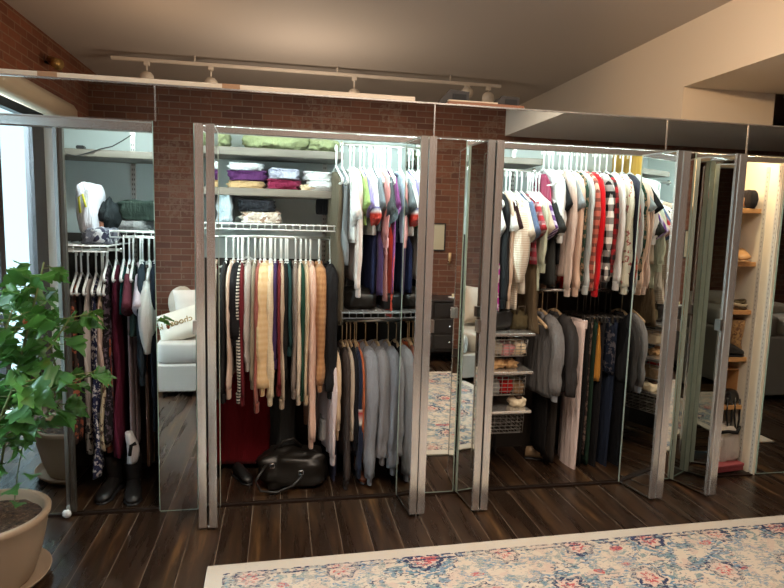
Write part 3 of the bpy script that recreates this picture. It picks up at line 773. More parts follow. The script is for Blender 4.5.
G('tee',551,230,262,z,C('creamI',(.60,.50,.38)),'sandy cream T-shirt','T-shirt',R6,rz=rr,t=.014)
G('tee',556,200,236,z,C('purpst',(.14,.05,.22),'stripes_v',(.5,.45,.6),s=.8),'purple striped polo','T-shirt',R6,rz=rr,t=.014)
G('tee',562,220,284,z,C('dkoliv',(.035,.037,.035)),'dark charcoal T-shirt on the right end','T-shirt',R6,rz=rr,t=.02)
# --- high shirt rod
z = 2.118
rr = .02
G('tank',554,190,222,z,C('crims',(.30,.04,.09)),'raspberry pink sleeveless top','top',R7,rz=rr,t=.014,w=.8)
G('long',564,200,222,z,C('white7',(.75,.76,.75)),'bright white shirt','shirt',R7,rz=rr,t=.028,slv=232)
G('tee',569,200,262,z,C('black7',(.015,.015,.016)),'black T-shirt','T-shirt',R7,rz=rr,t=.012)
G('long',573,230,284,z,C('blush7',(.66,.50,.42)),'blush long-sleeved shirt','shirt',R7,rz=rr,t=.018,slv=286)
G('long',581,230,284,z,C('peach7',(.68,.47,.35)),'peach long-sleeved shirt','shirt',R7,rz=rr,t=.024,slv=286)
G('tee',583,180,222,z,C('grey7',(.26,.29,.30)),'grey short-sleeved T-shirt','T-shirt',R7,rz=rr,t=.016)
G('long',587,200,270,z,C('dkfloral',(.02,.045,.03),'floral',(.25,.16,.10)),'dark green floral shirt','shirt',R7,rz=rr,t=.012)
G('long',591,230,282,z,C('pale7',(.52,.54,.52)),'pale grey cotton shirt','shirt',R7,rz=rr,t=.018,slv=284)
G('long',596,230,280,z,C('tartan7',(.50,.12,.08),'plaid',(.6,.45,.33),(.12,.04,.03)),'tan and red tartan shirt','shirt',R7,rz=rr,t=.012)
G('long',601,230,284,z,C('red7',(.55,.004,.008)),'bright red shirt','shirt',R7,rz=rr,t=.024,slv=286)
G('long',610,230,278,z,C('buff7',(.008,.008,.008),'check',(.80,.76,.68),(.25,.23,.21),s=.95),'black and white buffalo check shirt','shirt',R7,rz=rr,t=.034,slv=278)
G('long',617,200,262,z,C('redblk7',(.35,.015,.02),'check',(.01,.01,.01),(.12,.01,.01),s=1.2),'red and black check shirt','shirt',R7,rz=rr,t=.016)
G('long',622,230,278,z,C('white8',(.70,.66,.61)),'off-white plain shirt','shirt',R7,rz=rr,t=.022,slv=280)
G('long',630,240,280,z,C('embr',(.66,.62,.48),'floral',(.70,.66,.52),(.35,.12,.10),s=1.6),'cream shirt with floral embroidery','shirt',R7,rz=rr,t=.024,slv=284)
G('long',638,240,280,z,C('navyred',(.04,.04,.055)),'charcoal navy jacket','jacket',R7,rz=rr,t=.020,name='jacket')
G('long',646,240,276,z,C('white9',(.68,.66,.60)),'white shirt behind the angled mirror door','shirt',R7,rz=rr,t=.02)
# --- low jacket rod
z = 1.200
G('trouser',548,420,452,z,C('blk8a',(.012,.011,.011)),'black slim trousers at the left end','trousers',R8,hk='clip',rz=.1)
G('trouser',556,440,460,z,C('drk8',(.035,.028,.024)),'dark brown trousers','trousers',R8,hk='clip',rz=.1,t=.03)
G('jacket',559,360,398,z,C('gryden',(.13,.125,.125),'melange',(.24,.235,.235)),'faded grey denim jacket with turned cuffs','jacket',R8,rz=.12,t=.032,hk='wood',slv=392,cuffm=C('palecuff',(.42,.46,.52)))
G('jacket',574,350,392,z,C('char8',(.045,.042,.042)),'charcoal blazer','blazer',R8,rz=.10,t=.030,hk='wood',slv=394,name='blazer')
G('trouser',577,440,484,z,C('pink8',(.86,.70,.65)),'pale pink wide trousers','trousers',R8,hk='clip',rz=.1,t=.03,w=1.2)
G('trouser',583,440,462,z,C('blk8b',(.012,.012,.012)),'black straight trousers','trousers',R8,hk='clip',rz=.1,t=.018)
G('trouser',588,400,452,z,C('lace8',(.03,.02,.018),'floral',(.14,.10,.08)),'black patterned leggings','trousers',R8,hk='clip',rz=.1,t=.015)
G('trouser',594,380,462,z,C('dkgr8',(.015,.035,.022)),'dark green trousers','trousers',R8,hk='clip',rz=.1,t=.018)
G('trouser',599,420,470,z,C('blk8c',(.014,.013,.014)),'black long trousers behind the mustard pair','trousers',R8,hk='clip',rz=.1,t=.018)
G('skirt',605,340,380,z,C('must8',(.50,.22,.035)),'mustard yellow narrow skirt','skirt',R8,hk='clip',rz=.1,t=.018,w=.7)
G('trouser',611,420,470,z,C('navy8',(.018,.025,.045)),'navy trousers','trousers',R8,hk='clip',rz=.1,t=.022)
G('skirt',616,340,372,z,C('blupat8',(.012,.018,.035),'floral',(.10,.09,.10)),'blue patterned skirt','skirt',R8,hk='clip',rz=.1,t=.016,w=.9)
G('trouser',621,430,470,z,C('blk8d',(.012,.012,.014)),'black trousers touching the mirror door','trousers',R8,hk='clip',rz=.1,t=.018)
G('jacket',640,360,385,z,C('blk8e',(.03,.03,.032)),'black jacket at the right end','jacket',R8,rz=.06,t=.026,hk='wood')
# bare hangers
hanger('wood', M_tan_h, (at(541,330,.12).x, RY, 1.200-HH+.003), .3, 'bare wooden hanger left of the faded denim jacket', 'hangers on the clothes rods')
for i, u in enumerate((262, 268, 318)):
    hanger('plastic', M_white, (at(u,240,.3).x+.01, RY, 1.508-HH+.003), .05, ['bare white hanger above the mustard cardigan','bare white hanger above the pale cream sweater','bare white hanger beside the camel cardigan'][i], 'hangers on the clothes rods')

# ------------------------------------------------------------------ soft things
def blob(sx, sy, sz, amp=.12, f=3.0, seed=0, n=28, mrows=16, ex=.6, flat=True, layers=0):
    q = MB(); rg = []
    for i in range(mrows+1):
        ph = -PI/2+PI*i/mrows; cz, czz = cos(ph), sin(ph)
        row = []
        for k in range(n):
            a = 2*PI*k/n
            sp = lambda c_: math.copysign(abs(c_)**ex, c_)
            x = sx*sp(cos(a))*abs(cz)**ex; y = sy*sp(sin(a))*abs(cz)**ex; z_ = sz*sp(czz)
            d = 1+amp*nz(x*f/sx+seed, y*f/sy, z_*f/sz+seed*2)
            if layers: d *= 1-.06*(abs(sin(z_/sz*PI*layers/2)))**6*2
            x, y, z_ = x*d, y*d, z_*d
            if flat and z_ < -sz*.9: z_ = -sz*.9
            row.append((x, y, z_+sz*.9))
        rg.append(row)
    q.rings(rg); return q
def soft(name, label, cat, m, loc, s, rz=0, amp=.12, f=3.0, seed=0, ex=.5, layers=0, grp=None, **k):
    o = blob(*s, amp, f, seed, ex=ex, layers=layers, **k).build(name, m, None, loc, (0,0,rz)); return tag(o, label, cat, grp)
# fluffy blanket on the top shelf
fz = C('fluff',(.20,.23,.10),'melange',(.36,.38,.22))
def fuzz(o): 
    t = bpy.data.textures.new('fluff', 'CLOUDS'); t.noise_scale = .02
    s_ = o.modifiers.new('sub','SUBSURF'); s_.levels = 1; s_.render_levels = 2
    d = o.modifiers.new('fuzz','DISPLACE'); d.texture = t; d.strength = .018; d.texture_coords = 'LOCAL'
    return o
fuzz(soft('fluffy_blanket','pale green fluffy blanket, larger left hump on the top shelf','blanket',fz,(-.03,.52,S1Z),(.21,.14,.062),seed=1,amp=.25,ex=.85))
fuzz(soft('fluffy_cushion','pale green fluffy cushion, flatter one at the top shelf right','cushion',fz,(.25,.52,S1Z),(.10,.14,.05),seed=2,amp=.25,ex=.85))
fuzz(soft('fluffy_pillow','small pale green fluffy pillow beside the folded doors','cushion',fz,(-.40,.52,S1Z),(.09,.14,.065),seed=3,amp=.2,ex=.85))
def folded(label, m, u0, u1, vb, vt, y=.16, seed=0, sy=.15, grp=None, nm='folded_sweater', lay=2):
    a, b_ = at(u0,(vb+vt)/2,y), at(u1,(vb+vt)/2,y); zb = at((u0+u1)/2, vb, y).z; zt = at((u0+u1)/2, vt, y).z
    return soft(nm, label, 'folded clothes', m, ((a.x+b_.x)/2, y+sy, zb), ((b_.x-a.x)/2, sy, (zt-zb)/1.85), seed=seed, amp=.10, f=2.2, ex=.32, layers=lay, grp=grp)
s2z = S2Z
def fold2(label, m, u0, u1, z0, z1, seed, nm='folded_sweater', y=.37, sy=.13):
    v = 185; a, b_ = at(u0,v,y), at(u1,v,y)
    return soft(nm, label, 'folded clothes', m, ((a.x+b_.x)/2, y+sy, z0), ((b_.x-a.x)/2, sy, (z1-z0)/1.85), seed=seed, amp=.22, f=2.4, ex=.42, layers=2)
fold2('tan folded jumper at the bottom left of the second shelf', C('tanF',(.50,.33,.17)), 226, 266, s2z, s2z+.045, 1)
fold2('crimson folded jumper in the middle of the second shelf', C('crimF',(.20,.015,.05)), 265, 302, s2z, s2z+.062, 2)
fold2('small sand folded jumper between crimson and white', C('sandF',(.62,.48,.32)), 299, 318, s2z, s2z+.035, 3)
fold2('purple folded sweater lying on the tan one', C('purpF',(.08,.022,.09)), 226, 267, s2z+.045, s2z+.105, 4)
fold2('lilac grey folded sweater lying on the crimson one', C('lilF',(.42,.42,.52)), 267, 301, s2z+.062, s2z+.125, 5)
fold2('white folded top, uppermost on the purple sweater', C('whtF',(.74,.76,.76)), 227, 264, s2z+.105, s2z+.15, 6)
fold2('white folded shirt drooping at the shelf right end', C('whtG',(.73,.74,.74)), 306, 341, s2z, s2z+.06, 7)
fold2('white folded shirt, upper of the two at the shelf end', C('whtH',(.75,.77,.77)), 303, 334, s2z+.06, s2z+.115, 8)
wz = WZ+.006
fold2('cream patterned folded blouse on the wire shelf', C('pattF',(.52,.45,.38),'floral',(.75,.72,.68),(.3,.2,.15)), 238, 283, wz, wz+.07, 9)
fold2('black folded jeans lying on the patterned blouse', C('blkF',(.02,.022,.028)), 236, 276, wz+.07, wz+.14, 10)
fold2('pale denim bundle beside the folded door on wire shelf', C('denF',(.30,.42,.50),'melange',(.5,.6,.66)), 217, 232, wz, wz+.19, 11)
# black pouch hanging
o = blob(.062,.02,.055,.05,2,3,ex=.4).build('hanging_pouch', C('pouchblk',(.012,.012,.014)), None, (.27,.50,WZ+.07)); tag(o,'small black pouch under the purple sweaters shelf','pouch')
# left closet things
fold2('dark green folded jacket heaped on the wire shelf', C('dkgrnJ',(.035,.052,.042)), 112, 160, 1.585, 1.70, 12, 'folded_jacket')
fold2('light grey folded sweater under the green jacket', C('gryJ',(.34,.34,.34)), 104, 146, 1.530, 1.585, 13)
fold2('teal navy folded scarf peeking from the green jacket', C('tealJ',(.03,.07,.09)), 101, 117, 1.585, 1.645, 14, 'folded_scarf')
soft('folded_cloth','peach crumpled cloth between the bag and grey sweater','cloth',C('peachJ',(.55,.25,.16)),(at(103,222,.3).x,.30,1.535),(.018,.05,.025),seed=5)
soft('folded_scarf','grey and navy crumpled scarves on the lower wire shelf','scarf',C('gnJ',(.16,.17,.22),'floral',(.45,.46,.5),(.03,.03,.06),s=.6),(-1.0,.32,1.45),(.075,.16,.05),seed=6,amp=.25)
o = blob(.055,.14,.15,.14,2.4,8,ex=.6).build('tote_bag', C('toteW',(.62,.64,.72)), None, (-1.045,.30,1.50)); tag(o,'white fabric bag standing at the left closet left edge','bag')
MB().tube([(-.015,-.142,.12),(-.018,-.15,.2),(.0,-.15,.22),(.014,-.145,.15)], .006, 6).build('strap', C('yel',(.60,.60,.05)), o)
soft('dark_garment','black draped garment leaning beside the white bag','garment',C('blkJ',(.02,.025,.028)),(-.965,.36,1.535),(.05,.13,.085),seed=7,amp=.35,ex=.95)
# cable + dark clip on the bare shelf
q = MB(); pts = [at(66,154,YS-.01), at(76,156,YS-.012), at(88,153,YS-.01), at(100,149,YS-.006), at(112,146.5,YS+.05), at(122,141,YS+.1), at(133,134,YS+.15)]
fine = []
for i in range(len(pts)-1):
    for k in range(6): fine.append(pts[i].lerp(pts[i+1], k/6))
q.tube([(p.x,p.y,p.z) for p in fine], .0035, 6); tag(q.build('power_cable', M_blackpl), 'thin black cable trailing across the bare taupe shelf','cable')
q = MB(); q.bbox(-.022,.022,-.02,.02,0,.02,.006); tag(q.build('cable_clip', M_blackpl, None, (at(79,146,YS).x,YS+.03,at(110,150,YS).z)),'small black clip on the left bare shelf','clip')
# boots on the floor of the left closet
def boot(name, label, m, loc, rz=0, h=.22, L=.25, wd_=.045, ms=None, grp=None, sh=.055):
    t = thing(name, label, 'boot' if h > .12 else 'shoe', loc, rz, grp)
    q = MB(); rg = []
    for u, hw, hh in ((0,.6,.05),(.06,.9,.075),(.3,.85,.08),(.55,.95,.065),(.8,1.05,.045),(.94,.8,.035),(1,.3,.02)):
        rg.append([(hw*wd_*cos(a), L*.35-L*u, .012+max(0,hh*(.5+.5*sin(a)))) for a in [2*PI*k/14 for k in range(14)]])
    q.rings(rg); q.build('upper', m, t)
    if h > .1:
        q = MB(); rg = [[(sh*.8*f_*cos(a), L*.2+sh*f_*sin(a), .05+(h-.05)*z_) for a in [2*PI*k/16 for k in range(16)]] for z_, f_ in ((0,.85),(.3,.85),(.6,1.0),(1,1.08))]
        rg.append([(p[0]*.9, L*.2+(p[1]-L*.2)*.9, p[2]-.004) for p in rg[-1]]); q.rings(rg, (True,True)); q.build('shaft', m, t)
    q = MB(); rg = []
    for u, hw in ((0,.8),(.1,1),(.5,.9),(.8,1.1),(1,.5)): rg.append([(hw*wd_*1.03*cos(a), L*.36-L*1.02*u, .001+.006*(1+sin(a))) for a in [2*PI*k/10 for k in range(10)]])
    q.rings(rg); q.build('sole', ms or M_blackpl, t)
    return t
bl = plain('black_leather', (.015,.014,.014), .4)
p = at(133,470,.22); boot('ankle_boot','black ankle boot under the white sock in the left closet',bl,(p.x,.22,0),.2)
boot('ankle_boot','black ankle boot nearer the jamb in the left closet',bl,(p.x-.13,.26,0),-.1)
t = thing('sock_form','white leg-shaped sock standing in the black boot','sock',(p.x,.20,.20))
q = MB(); q.rings([[((.022+.012*sin(3*u+.5))*cos(a)+.012*sin(4*u), (.03+.01*sin(3*u))*sin(a)-.02*u, u*.19) for a in [2*PI*k/12 for k in range(12)]] for u in [i/8 for i in range(9)]]); q.build('leg_tube', C('sockW',(.7,.66,.66)), t)
q = MB(); q.tube([(0,-.045,.06),(.01,-.05,.12),(.035,-.04,.13)], .01, 8); q.build('band', C('sockB',(.02,.02,.02)), t)

# handbag under the sweaters
hb = thing('leather_handbag','large black slouchy leather handbag on the closet floor','handbag',(at(293,470,.25).x,.27,0))
lb = plain('worn_black_leather', (.012,.010,.008), .42)
q = blob(.20,.13,.115,.22,2.6,4,n=40,mrows=22,ex=.6); q.build('bag_body', lb, hb)
q = MB(); q.tube([(-.16,-.10,.16),(-.22,-.16,.09),(-.19,-.17,.03),(-.10,-.17,.015),(0,-.165,.05),(.05,-.15,.10)], .008, 8); q.build('handle', lb, hb)
q = MB(); q.tube([(-.12,.0,.2),(-.06,-.02,.27),(.0,.0,.28),(.05,.02,.22)], .009, 8); q.build('handle', lb, hb)
for x, z_ in ((.045,.115),(-.125,.165)):
    q = MB(); q.tube([(x-.014,-.135,z_-.012),(x+.014,-.135,z_-.012),(x+.014,-.135,z_+.012),(x-.014,-.135,z_+.012),(x-.014,-.135,z_-.012)], .0025, 6); q.build('buckle', M_chrome, hb)
t = thing('garment_bag','dark charcoal cloth draped behind the handbag','garment bag',(at(283,410,.45).x,.48,0))
q = MB(); body_part(q,[(0,.1),(-.2,.13),(-.75,.14)], .07, .02, 1.0, 1.5); q.build('body', C('charbag',(.035,.036,.036)), t, (0,0,.78))
boot('ankle_boot','black ankle boot below the red gown',bl,(at(240,478,.3).x,.36,0),.5,.09,.2,.035)
boot('ankle_boot','rust leather boot below the grey hoodies',plain('rust_leather',(.18,.05,.02),.5),(at(362,482,.2).x,.30,0),.1,.13,.20,.035,sh=.04)
o = fold2('grey white crumpled shirt fallen under the camel cardigan', C('gwS',(.50,.47,.45)), 322, 340, .16, .30, 21, 'crumpled_shirt'); o.location.z = .24; o.location.y = .42
# black bags on the dark wire shelf
soft('black_bag','soft black bag on the wire shelf, left one below T-shirts','bag',lb,(.47,.33,1.09),(.10,.15,.065),seed=11,amp=.2)
soft('black_bag','soft black bag on the wire shelf, right one below T-shirts','bag',bl,(.68,.33,1.09),(.09,.15,.055),seed=12,amp=.2)

# ------------------------------------------------------------------ drawers with wire baskets
bx0, bx1 = 1.15, at(528,372,.12).x
gw = plain('basket_wire', (.45,.43,.40), .35, .8)
du = thing('basket_unit','dark drawer frame holding wire baskets in the right closet','drawer unit',(bx0,.08,0))
for x in (.0, bx1-bx0-.02):
    for y in (.50,): MB().box(x, x+.018, y, y+.018, 0, .93).build('post', M_dark, du)
for vv in (334, 372, 411):
    zz = at(515, vv, .1).z
    q = MB(); q.bbox(0, bx1-bx0+.02, 0, .5, -.012, .006, .003); q.build('glide_shelf', M_alu, du, (0,0,zz))
def basket(label, v0, v1):
    z1, z0 = at(512,v0,.1).z, at(512,v1,.1).z
    q = MB(); w_, d_ = bx1-bx0-.03, .44
    for i in range(6):
        zz = z0+(z1-z0)*i/5; s_ = .012*(1-i/5)
        q.tube([(s_,s_,zz),(w_-s_,s_,zz),(w_-s_,d_-s_,zz),(s_,d_-s_,zz),(s_,s_,zz)], .0022 if i<5 else .0035, 5)
    n = 9
    for k in range(n+1):
        x = w_*k/n; q.tube([(x,0,z1),(x,.010,z0),(x,d_-.01,z0),(x,d_,z1)], .0018, 5)
    for k in range(8):
        y = d_*(k+.5)/8
        q.tube([(0,y,z1),(.012,y,z0),(w_-.012,y,z0),(w_,y,z1)], .0018, 5)
    return tag(q.build('wire_basket', gw, None, (bx0+.012,.11,0)), label, 'basket')
basket('top wire basket holding pale and pink bundled clothes',340,357)
basket('middle wire basket with a red item among clothes',376,396)
basket('bottom wire basket, nearly empty and dark',415,434)
cols = [(.62,.36,.16),(.42,.36,.28),(.55,.25,.25),(.70,.55,.38),(.3,.3,.25),(.55,.45,.30)]
bl_l = ['orange bundled garment in the top basket','sage bundled garment in the top basket','pink bundled garment in the top basket','cream bundled garment in the top basket']
xs = [.07,.17,.26,.34]
for i in range(4):
    zb = at(512,357,.1).z+.004
    soft('bundled_garment', bl_l[i], 'garment', C('bas%d'%i, cols[i], 'melange', tuple(min(1,c_*1.5) for c_ in cols[i])), (bx0+xs[i]*(bx1-bx0)/.4, .2, zb), (.048,.075,.036+.008*(i%2)), seed=i*3+2, amp=.3)
bl_l = ['beige bundled garment in the middle basket','grey patterned bundle in the middle basket','red garment in the middle basket','brown bundle in the middle basket']
cc = [(.5,.4,.27),(.35,.36,.36),(.45,.01,.01),(.28,.18,.10)]
for i in range(4):
    zb = at(512,396,.1).z+.004
    soft('bundled_garment', bl_l[i], 'garment', C('basm%d'%i, cc[i]), (bx0+xs[i]*(bx1-bx0)/.4, .2, zb), (.046,.075,.05-.006*(i%2)), seed=i*3+20, amp=.25)
zt = at(515,372,.1).z+.007
q = blob(.06,.06,.028,.5,2.2,31,ex=.9); tag(q.build('paper_wrap', C('kraft',(.55,.33,.15)), None, (at(498,369,.16).x,.2,zt)), 'brown paper wrap on the upper glide shelf','paper')
q = blob(.05,.05,.026,.5,2.2,35,ex=.9); tag(q.build('paper_wrap', C('kraft2',(.50,.30,.14)), None, (at(511,369,.16).x,.2,zt)), 'smaller brown paper wrap to the right on glide shelf','paper')
zt = at(515,411,.1).z+.007
t = thing('slipper','cream furry slipper with brown opening on the lower glide shelf','slipper',(at(518,408,.16).x,.19,zt))
blob(.055,.06,.033,.2,2.5,40,ex=.8).build('sole', C('fur',(.72,.60,.42),'melange',(.8,.7,.5)), t)
blob(.022,.03,.012,.2,2.5,41,ex=.8).build('opening', C('furd',(.10,.06,.04)), t, (.0,-.02,.053))
zt = at(515,334,.1).z+.007
soft('black_bag','wide black bag on the basket unit top','bag',bl,(1.30,.32,zt),(.14,.16,.075),seed=51,amp=.15)
t = thing('quilted_purse','olive brown purse at the right of the basket unit top','purse',(1.49,.28,zt))
blob(.06,.10,.06,.12,2,52,ex=.6).build('purse_body', C('oliveP',(.09,.07,.035)), t)
MB().tube([(-.03,-.08,.1),(-.02,-.085,.15),(.02,-.085,.15),(.03,-.08,.1)], .005, 6).build('handle', C('oliveP2',(.06,.045,.03)), t)
t = thing('glass_jar','silvery stoppered jar beside the folded door','jar',(1.20,.16,zt))
q = MB(); q.lathe([(0,0),(.022,0),(.026,.03),(.02,.05),(.01,.055),(0,.056)], 16); q.build('bowl', M_chrome, t, (0,0,.0))
q = MB(); q.lathe([(0,.054),(.012,.056),(.014,.07),(0,.08)], 12); q.build('stopper', M_chrome, t)

boot('loafer','tan shoe on the floor beneath the black trousers',plain('tan_shoe',(.30,.20,.11),.5),(at(535,452,.4).x,.44,0),1.2,.045,.15,.028)

# ------------------------------------------------------------------ shoe closet
SZ = [1.772,1.420,1.097,.775,.440]
nm = ['top','second','third','fourth','lowest']
for i, zz in enumerate(SZ):
    o = shelf(f'warm wood {nm[i]} shelf of the shoe closet', 2.445, 3.105, .135, YD-.015, zz, .03, M_oak)
tan = plain('tan_leather2',(.52,.28,.11),.45); brn = plain('brown_leather',(.30,.15,.06),.5); snk = C('snakeskin',(.45,.27,.11),'floral',(.16,.08,.04),(.3,.17,.08),s=2.2)
X_ = lambda u, v, y=.22: at(u,v,y).x
q = blob(.03,.06,.065,.15,2,60,ex=.7); tag(q.build('felt_hat', C('blkhat',(.02,.018,.02)), None, (3.035,.17,SZ[0])), 'black peaked hat at the top shelf left','hat')
boot('heeled_sandal','brown strappy sandal on the top shoe shelf',brn,(3.06,.22,SZ[0]),2.2,.10,.2,.035)
boot('heeled_sandal','tan strappy sandal at right on the top shoe shelf',tan,(3.07,.32,SZ[0]),2.6,.11,.2,.035)
boot('loafer','tan suede loafer leaning on the second shelf',tan,(3.035,.20,SZ[1]),-.55,.10,.20,.045,ms=plain('tan_sole',(.6,.36,.16),.5))
boot('loafer','brown loafer lying behind the tan one on second shelf',brn,(2.98,.40,SZ[1]),-1.3,.06,.24,.05)
t = thing('rolled_belt','olive and cream rolled belt on the third shelf','belt',(3.04,.20,SZ[2]))
for k_, (r_, zz) in enumerate(((.05,.012),(.055,.035),(.045,.055))):
    q = MB(); q.tube([(r_*1.1*cos(a), r_*sin(a), zz+.006*sin(2*a+k_)) for a in [2*PI*i/20 for i in range(21)]], .010, 8); q.build('coil', C('belt%d'%k_,[(.10,.07,.04),(.5,.42,.28),(.14,.11,.06)][k_]), t)
boot('ankle_boot','snakeskin ankle boot, left of the pair on fourth shelf',snk,(2.985,.28,SZ[3]),PI-.1,.25,.24,.05)
boot('ankle_boot','snakeskin ankle boot, right of the pair on fourth shelf',snk,(3.055,.25,SZ[3]),PI,.25,.24,.05)
boot('flat_shoe','black flat shoe in front of the snakeskin boots',bl,(3.0,.165,SZ[3]),1.5,.035,.14,.028)
t = thing('shoe_box','open tan box holding a pale shoe on lowest shelf','box',(3.0,.28,SZ[4]))
q = MB(); w_=.10; q.box(-w_,w_,-.09,.12,0,.004); q.box(-w_,-w_+.004,-.09,.12,0,.24); q.box(w_-.004,w_,-.09,.12,0,.24); q.box(-w_,w_,.116,.12,0,.24); q.box(-w_,w_,-.09,.12,.236,.24); q.build('box_shell', plain('kraft_box',(.55,.28,.10),.7), t)
blob(.07,.07,.04,.2,2,70,ex=.7).build('liner', C('linr',(.70,.60,.45)), t, (0,.0,.004))
t = thing('black_handbag','glossy black leather bag with long strap on lowest shelf','handbag',(3.025,.19,SZ[4]))
gb = plain('gloss_black',(.012,.012,.013),.18)
blob(.075,.05,.055,.1,2,71,ex=.7).build('bag_body', gb, t)
for s_ in (-.03,.03): MB().tube([(s_,-.045,.05),(s_-.01,-.06,-.06),(s_+.01,-.06,-.17),(s_+.03,-.05,-.2),(s_+.05,-.04,-.1),(s_+.04,-.04,.04)], .006, 8).build('strap', gb, t)
t = thing('dust_bag','crumpled white shoe bag standing on the closet floor','bag',(2.985,.17,.012))
blob(.11,.09,.15,.28,2.0,80,ex=.65).build('bag_body', C('dustW',(.62,.56,.50)), t)
MB().tube([(-.09,-.06,.25),(-.03,-.10,.27),(.04,-.10,.26),(.1,-.05,.28)], .012, 8).build('drawstring', C('dustB',(.02,.02,.02)), t)
t = thing('red_box','flat dusty red box lying at the shoe closet front','box',(2.96,.075,.019),.12)
MB().bbox(-.11,.11,-.05,.05,0,.045,.004).build('box_body', plain('dusty_red',(.30,.055,.06),.6), t); MB().bbox(-.113,.113,-.053,.053,.03,.05,.004).build('lid', plain('dusty_red2',(.34,.07,.075),.6), t)

# ------------------------------------------------------------------ on top of the wardrobe
t = thing('wooden_plank','long pale plank with brown patches lying along the wardrobe top','plank',(-.61,.06,2.281))
MB().bbox(-1.35,1.33,-.05,.05,0,.026,.003).build('board', plain('lit_plank',(.80,.66,.50),.5), t)
for x in (-.58,.30):
    q = MB(); q.box(x, x+.09, -.0512, .0512, -.0004, .0266); q.build('patch', M_pinetape, t)
t = thing('wooden_plank','short reddish brown board beside the dark speakers on top','plank',(1.10,.05,2.281))
MB().bbox(-.19,.26,-.045,.05,0,.016,.003).build('board', plain('red_board',(.30,.12,.06),.5), t)
MB().bbox(-.19,.10,-.045,-.02,.016,.024,.002).build('edging', M_pine, t)
def wedge(label, x, x1, h, flip=1):
    q = MB(); L = x1-x; pr = [(0,0),(L,0),(L,h),(L*.42,h*1.08)]
    q.rings([[(a, y, b_) for a, b_ in pr] for y in (-.07,.05)]); q.sm = [False]*len(q.sm)
    t = thing('speaker_wedge', label, 'speaker', (x,.18,2.281)); q.build('cabinet', plain('dark_cab',(.035,.03,.028),.6), t)
    q = MB(); q.bbox(L*.5,L*.92,-.074,-.069,h*.2,h*.85,.002); q.build('grille', plain('grille',(.02,.02,.02),.8), t)
wedge('dark slanted box on the wardrobe top, left of the lamps', at(434,100,.15).x, at(467,100,.15).x, .095)
wedge('dark slanted box on the wardrobe top, right of the lamps', at(488,100,.15).x, at(517,100,.15).x, .082)

# track light far behind
tl = thing('track_light','long pale track light with globe heads under the ceiling','track light',(.35,3.0,3.12))
mt = plain('track_white',(.85,.80,.72),.5)
q = MB(); q.bbox(-1.97,1.97,-.02,.02,-.014,.016,.003); q.build('track', mt, tl)
for x in (-1.2,.2,1.4): MB().tube([(x,0,.015),(x,0,.079)], .008, 8).build('ceiling_stem', mt, tl)
for u, v in ((147,78),(211,84),(354,95),(467,93),(488,98)):
    p = at(u, v, 3.0); x = p.x-.35; z_ = p.z-3.12
    h_ = MB(); h_.bbox(x-.025,x+.025,-.025,.025,-.05,-.014,.004); h_.tube([(x,0,-.05),(x,0,z_+.05)], .008, 8); hd = h_.build('lamp_head', mt, tl)
    q = MB(); q.lathe([(.0,.062),(.035,.056),(.06,.03),(.066,0),(.06,-.03),(.045,-.045),(.03,-.048),(0,-.04)], 20, 0, (x,0,z_)); q.build('globe', mt, hd)
t = thing('wall_spotlight','small brass clamp spotlight high on the left brick wall','lamp',(XL+.0,2.62,2.95))
MB().tube([(0,0,0),(.06,0,-.01)], .015, 8).build('bracket', M_blackpl, t)
MB().tube([(.05,-.03,.02),(.11,-.08,-.02),(.15,-.11,-.04)], [.03,.045,.05], 14).build('shade', plain('brass',(.5,.33,.12),.35,.8), t)

# ------------------------------------------------------------------ rug
RW, RH = 4.1, 2.3
rug = MB(); rug.bbox(0, RW, -RH, 0, 0, .014, .004)
o = rug.build('area_rug', rug_mat(RW, RH), None, (-.330,-.612,.001), (0,0,.022)); tag(o,'large cream rug with faded navy, teal and pink floral pattern','rug')

# ------------------------------------------------------------------ plant
PX, PY = -1.25, -.60
pt = thing('potted_plant','tall leafy hibiscus-like plant in a round taupe clay pot','plant',(PX,PY,.02))
potm = plain('clay_pot',(.33,.235,.155),.7)
q = MB(); q.lathe([(0,.0),(.165,.0),(.178,.02),(.205,.1),(.228,.2),(.240,.272),(.250,.285),(.252,.305),(.243,.312),(.228,.310),(.220,.295),(.216,.26),(0,.255)], 48); q.build('pot', potm, pt)
sm_, nt, bs = new('soil'); n_ = noisen(nt, coords(nt), 40, 5, .7); nt.links.new(ramp(nt, n_, [(.35,(.02,.012,.008)),(.55,(.10,.055,.03)),(.72,(.28,.18,.10))]), bs.inputs['Base Color']); bump(nt, bs, n_, 1, .02); bs.inputs['Roughness'].default_value = .95
q = MB(); rg = []
for i in range(10):
    r_ = .222*i/9; rg.append([(r_*cos(a), r_*sin(a), .268+.012*nz(r_*cos(a)*20, r_*sin(a)*20, 1)) for a in [2*PI*k/32 for k in range(32)]])
q.rings(rg, (False,False)); q.build('soil', sm_, pt)
q = MB(); q.lathe([(0,0),(.205,0),(.240,.045),(.246,.045),(.236,.03),(.21,.012),(0,.010)], 48)
tag(q.build('plant_saucer', potm, None, (PX,PY,.001)), 'wide round taupe saucer under the plant pot', 'saucer'); pt.location.z = .0125
leafm, nt, bs = new('leaf'); o_ = coords(nt); n_ = noisen(nt, o_, 9, 3); n2 = noisen(nt, o_, 50, 2)
nt.links.new(mix(nt, mathn(nt,'MULTIPLY',n2,.3), ramp(nt, n_, [(.3,(.022,.085,.018)),(.5,(.04,.15,.03)),(.66,(.08,.23,.045)),(.78,(.18,.17,.04))]), (.03,.10,.03)), bs.inputs['Base Color'])
bs.inputs['Roughness'].default_value = .42
tr = nt.nodes.new('ShaderNodeBsdfTranslucent'); tr.inputs[0].default_value = (.14,.32,.05,1); ms_ = nt.nodes.new('ShaderNodeMixShader'); ms_.inputs[0].default_value = .35
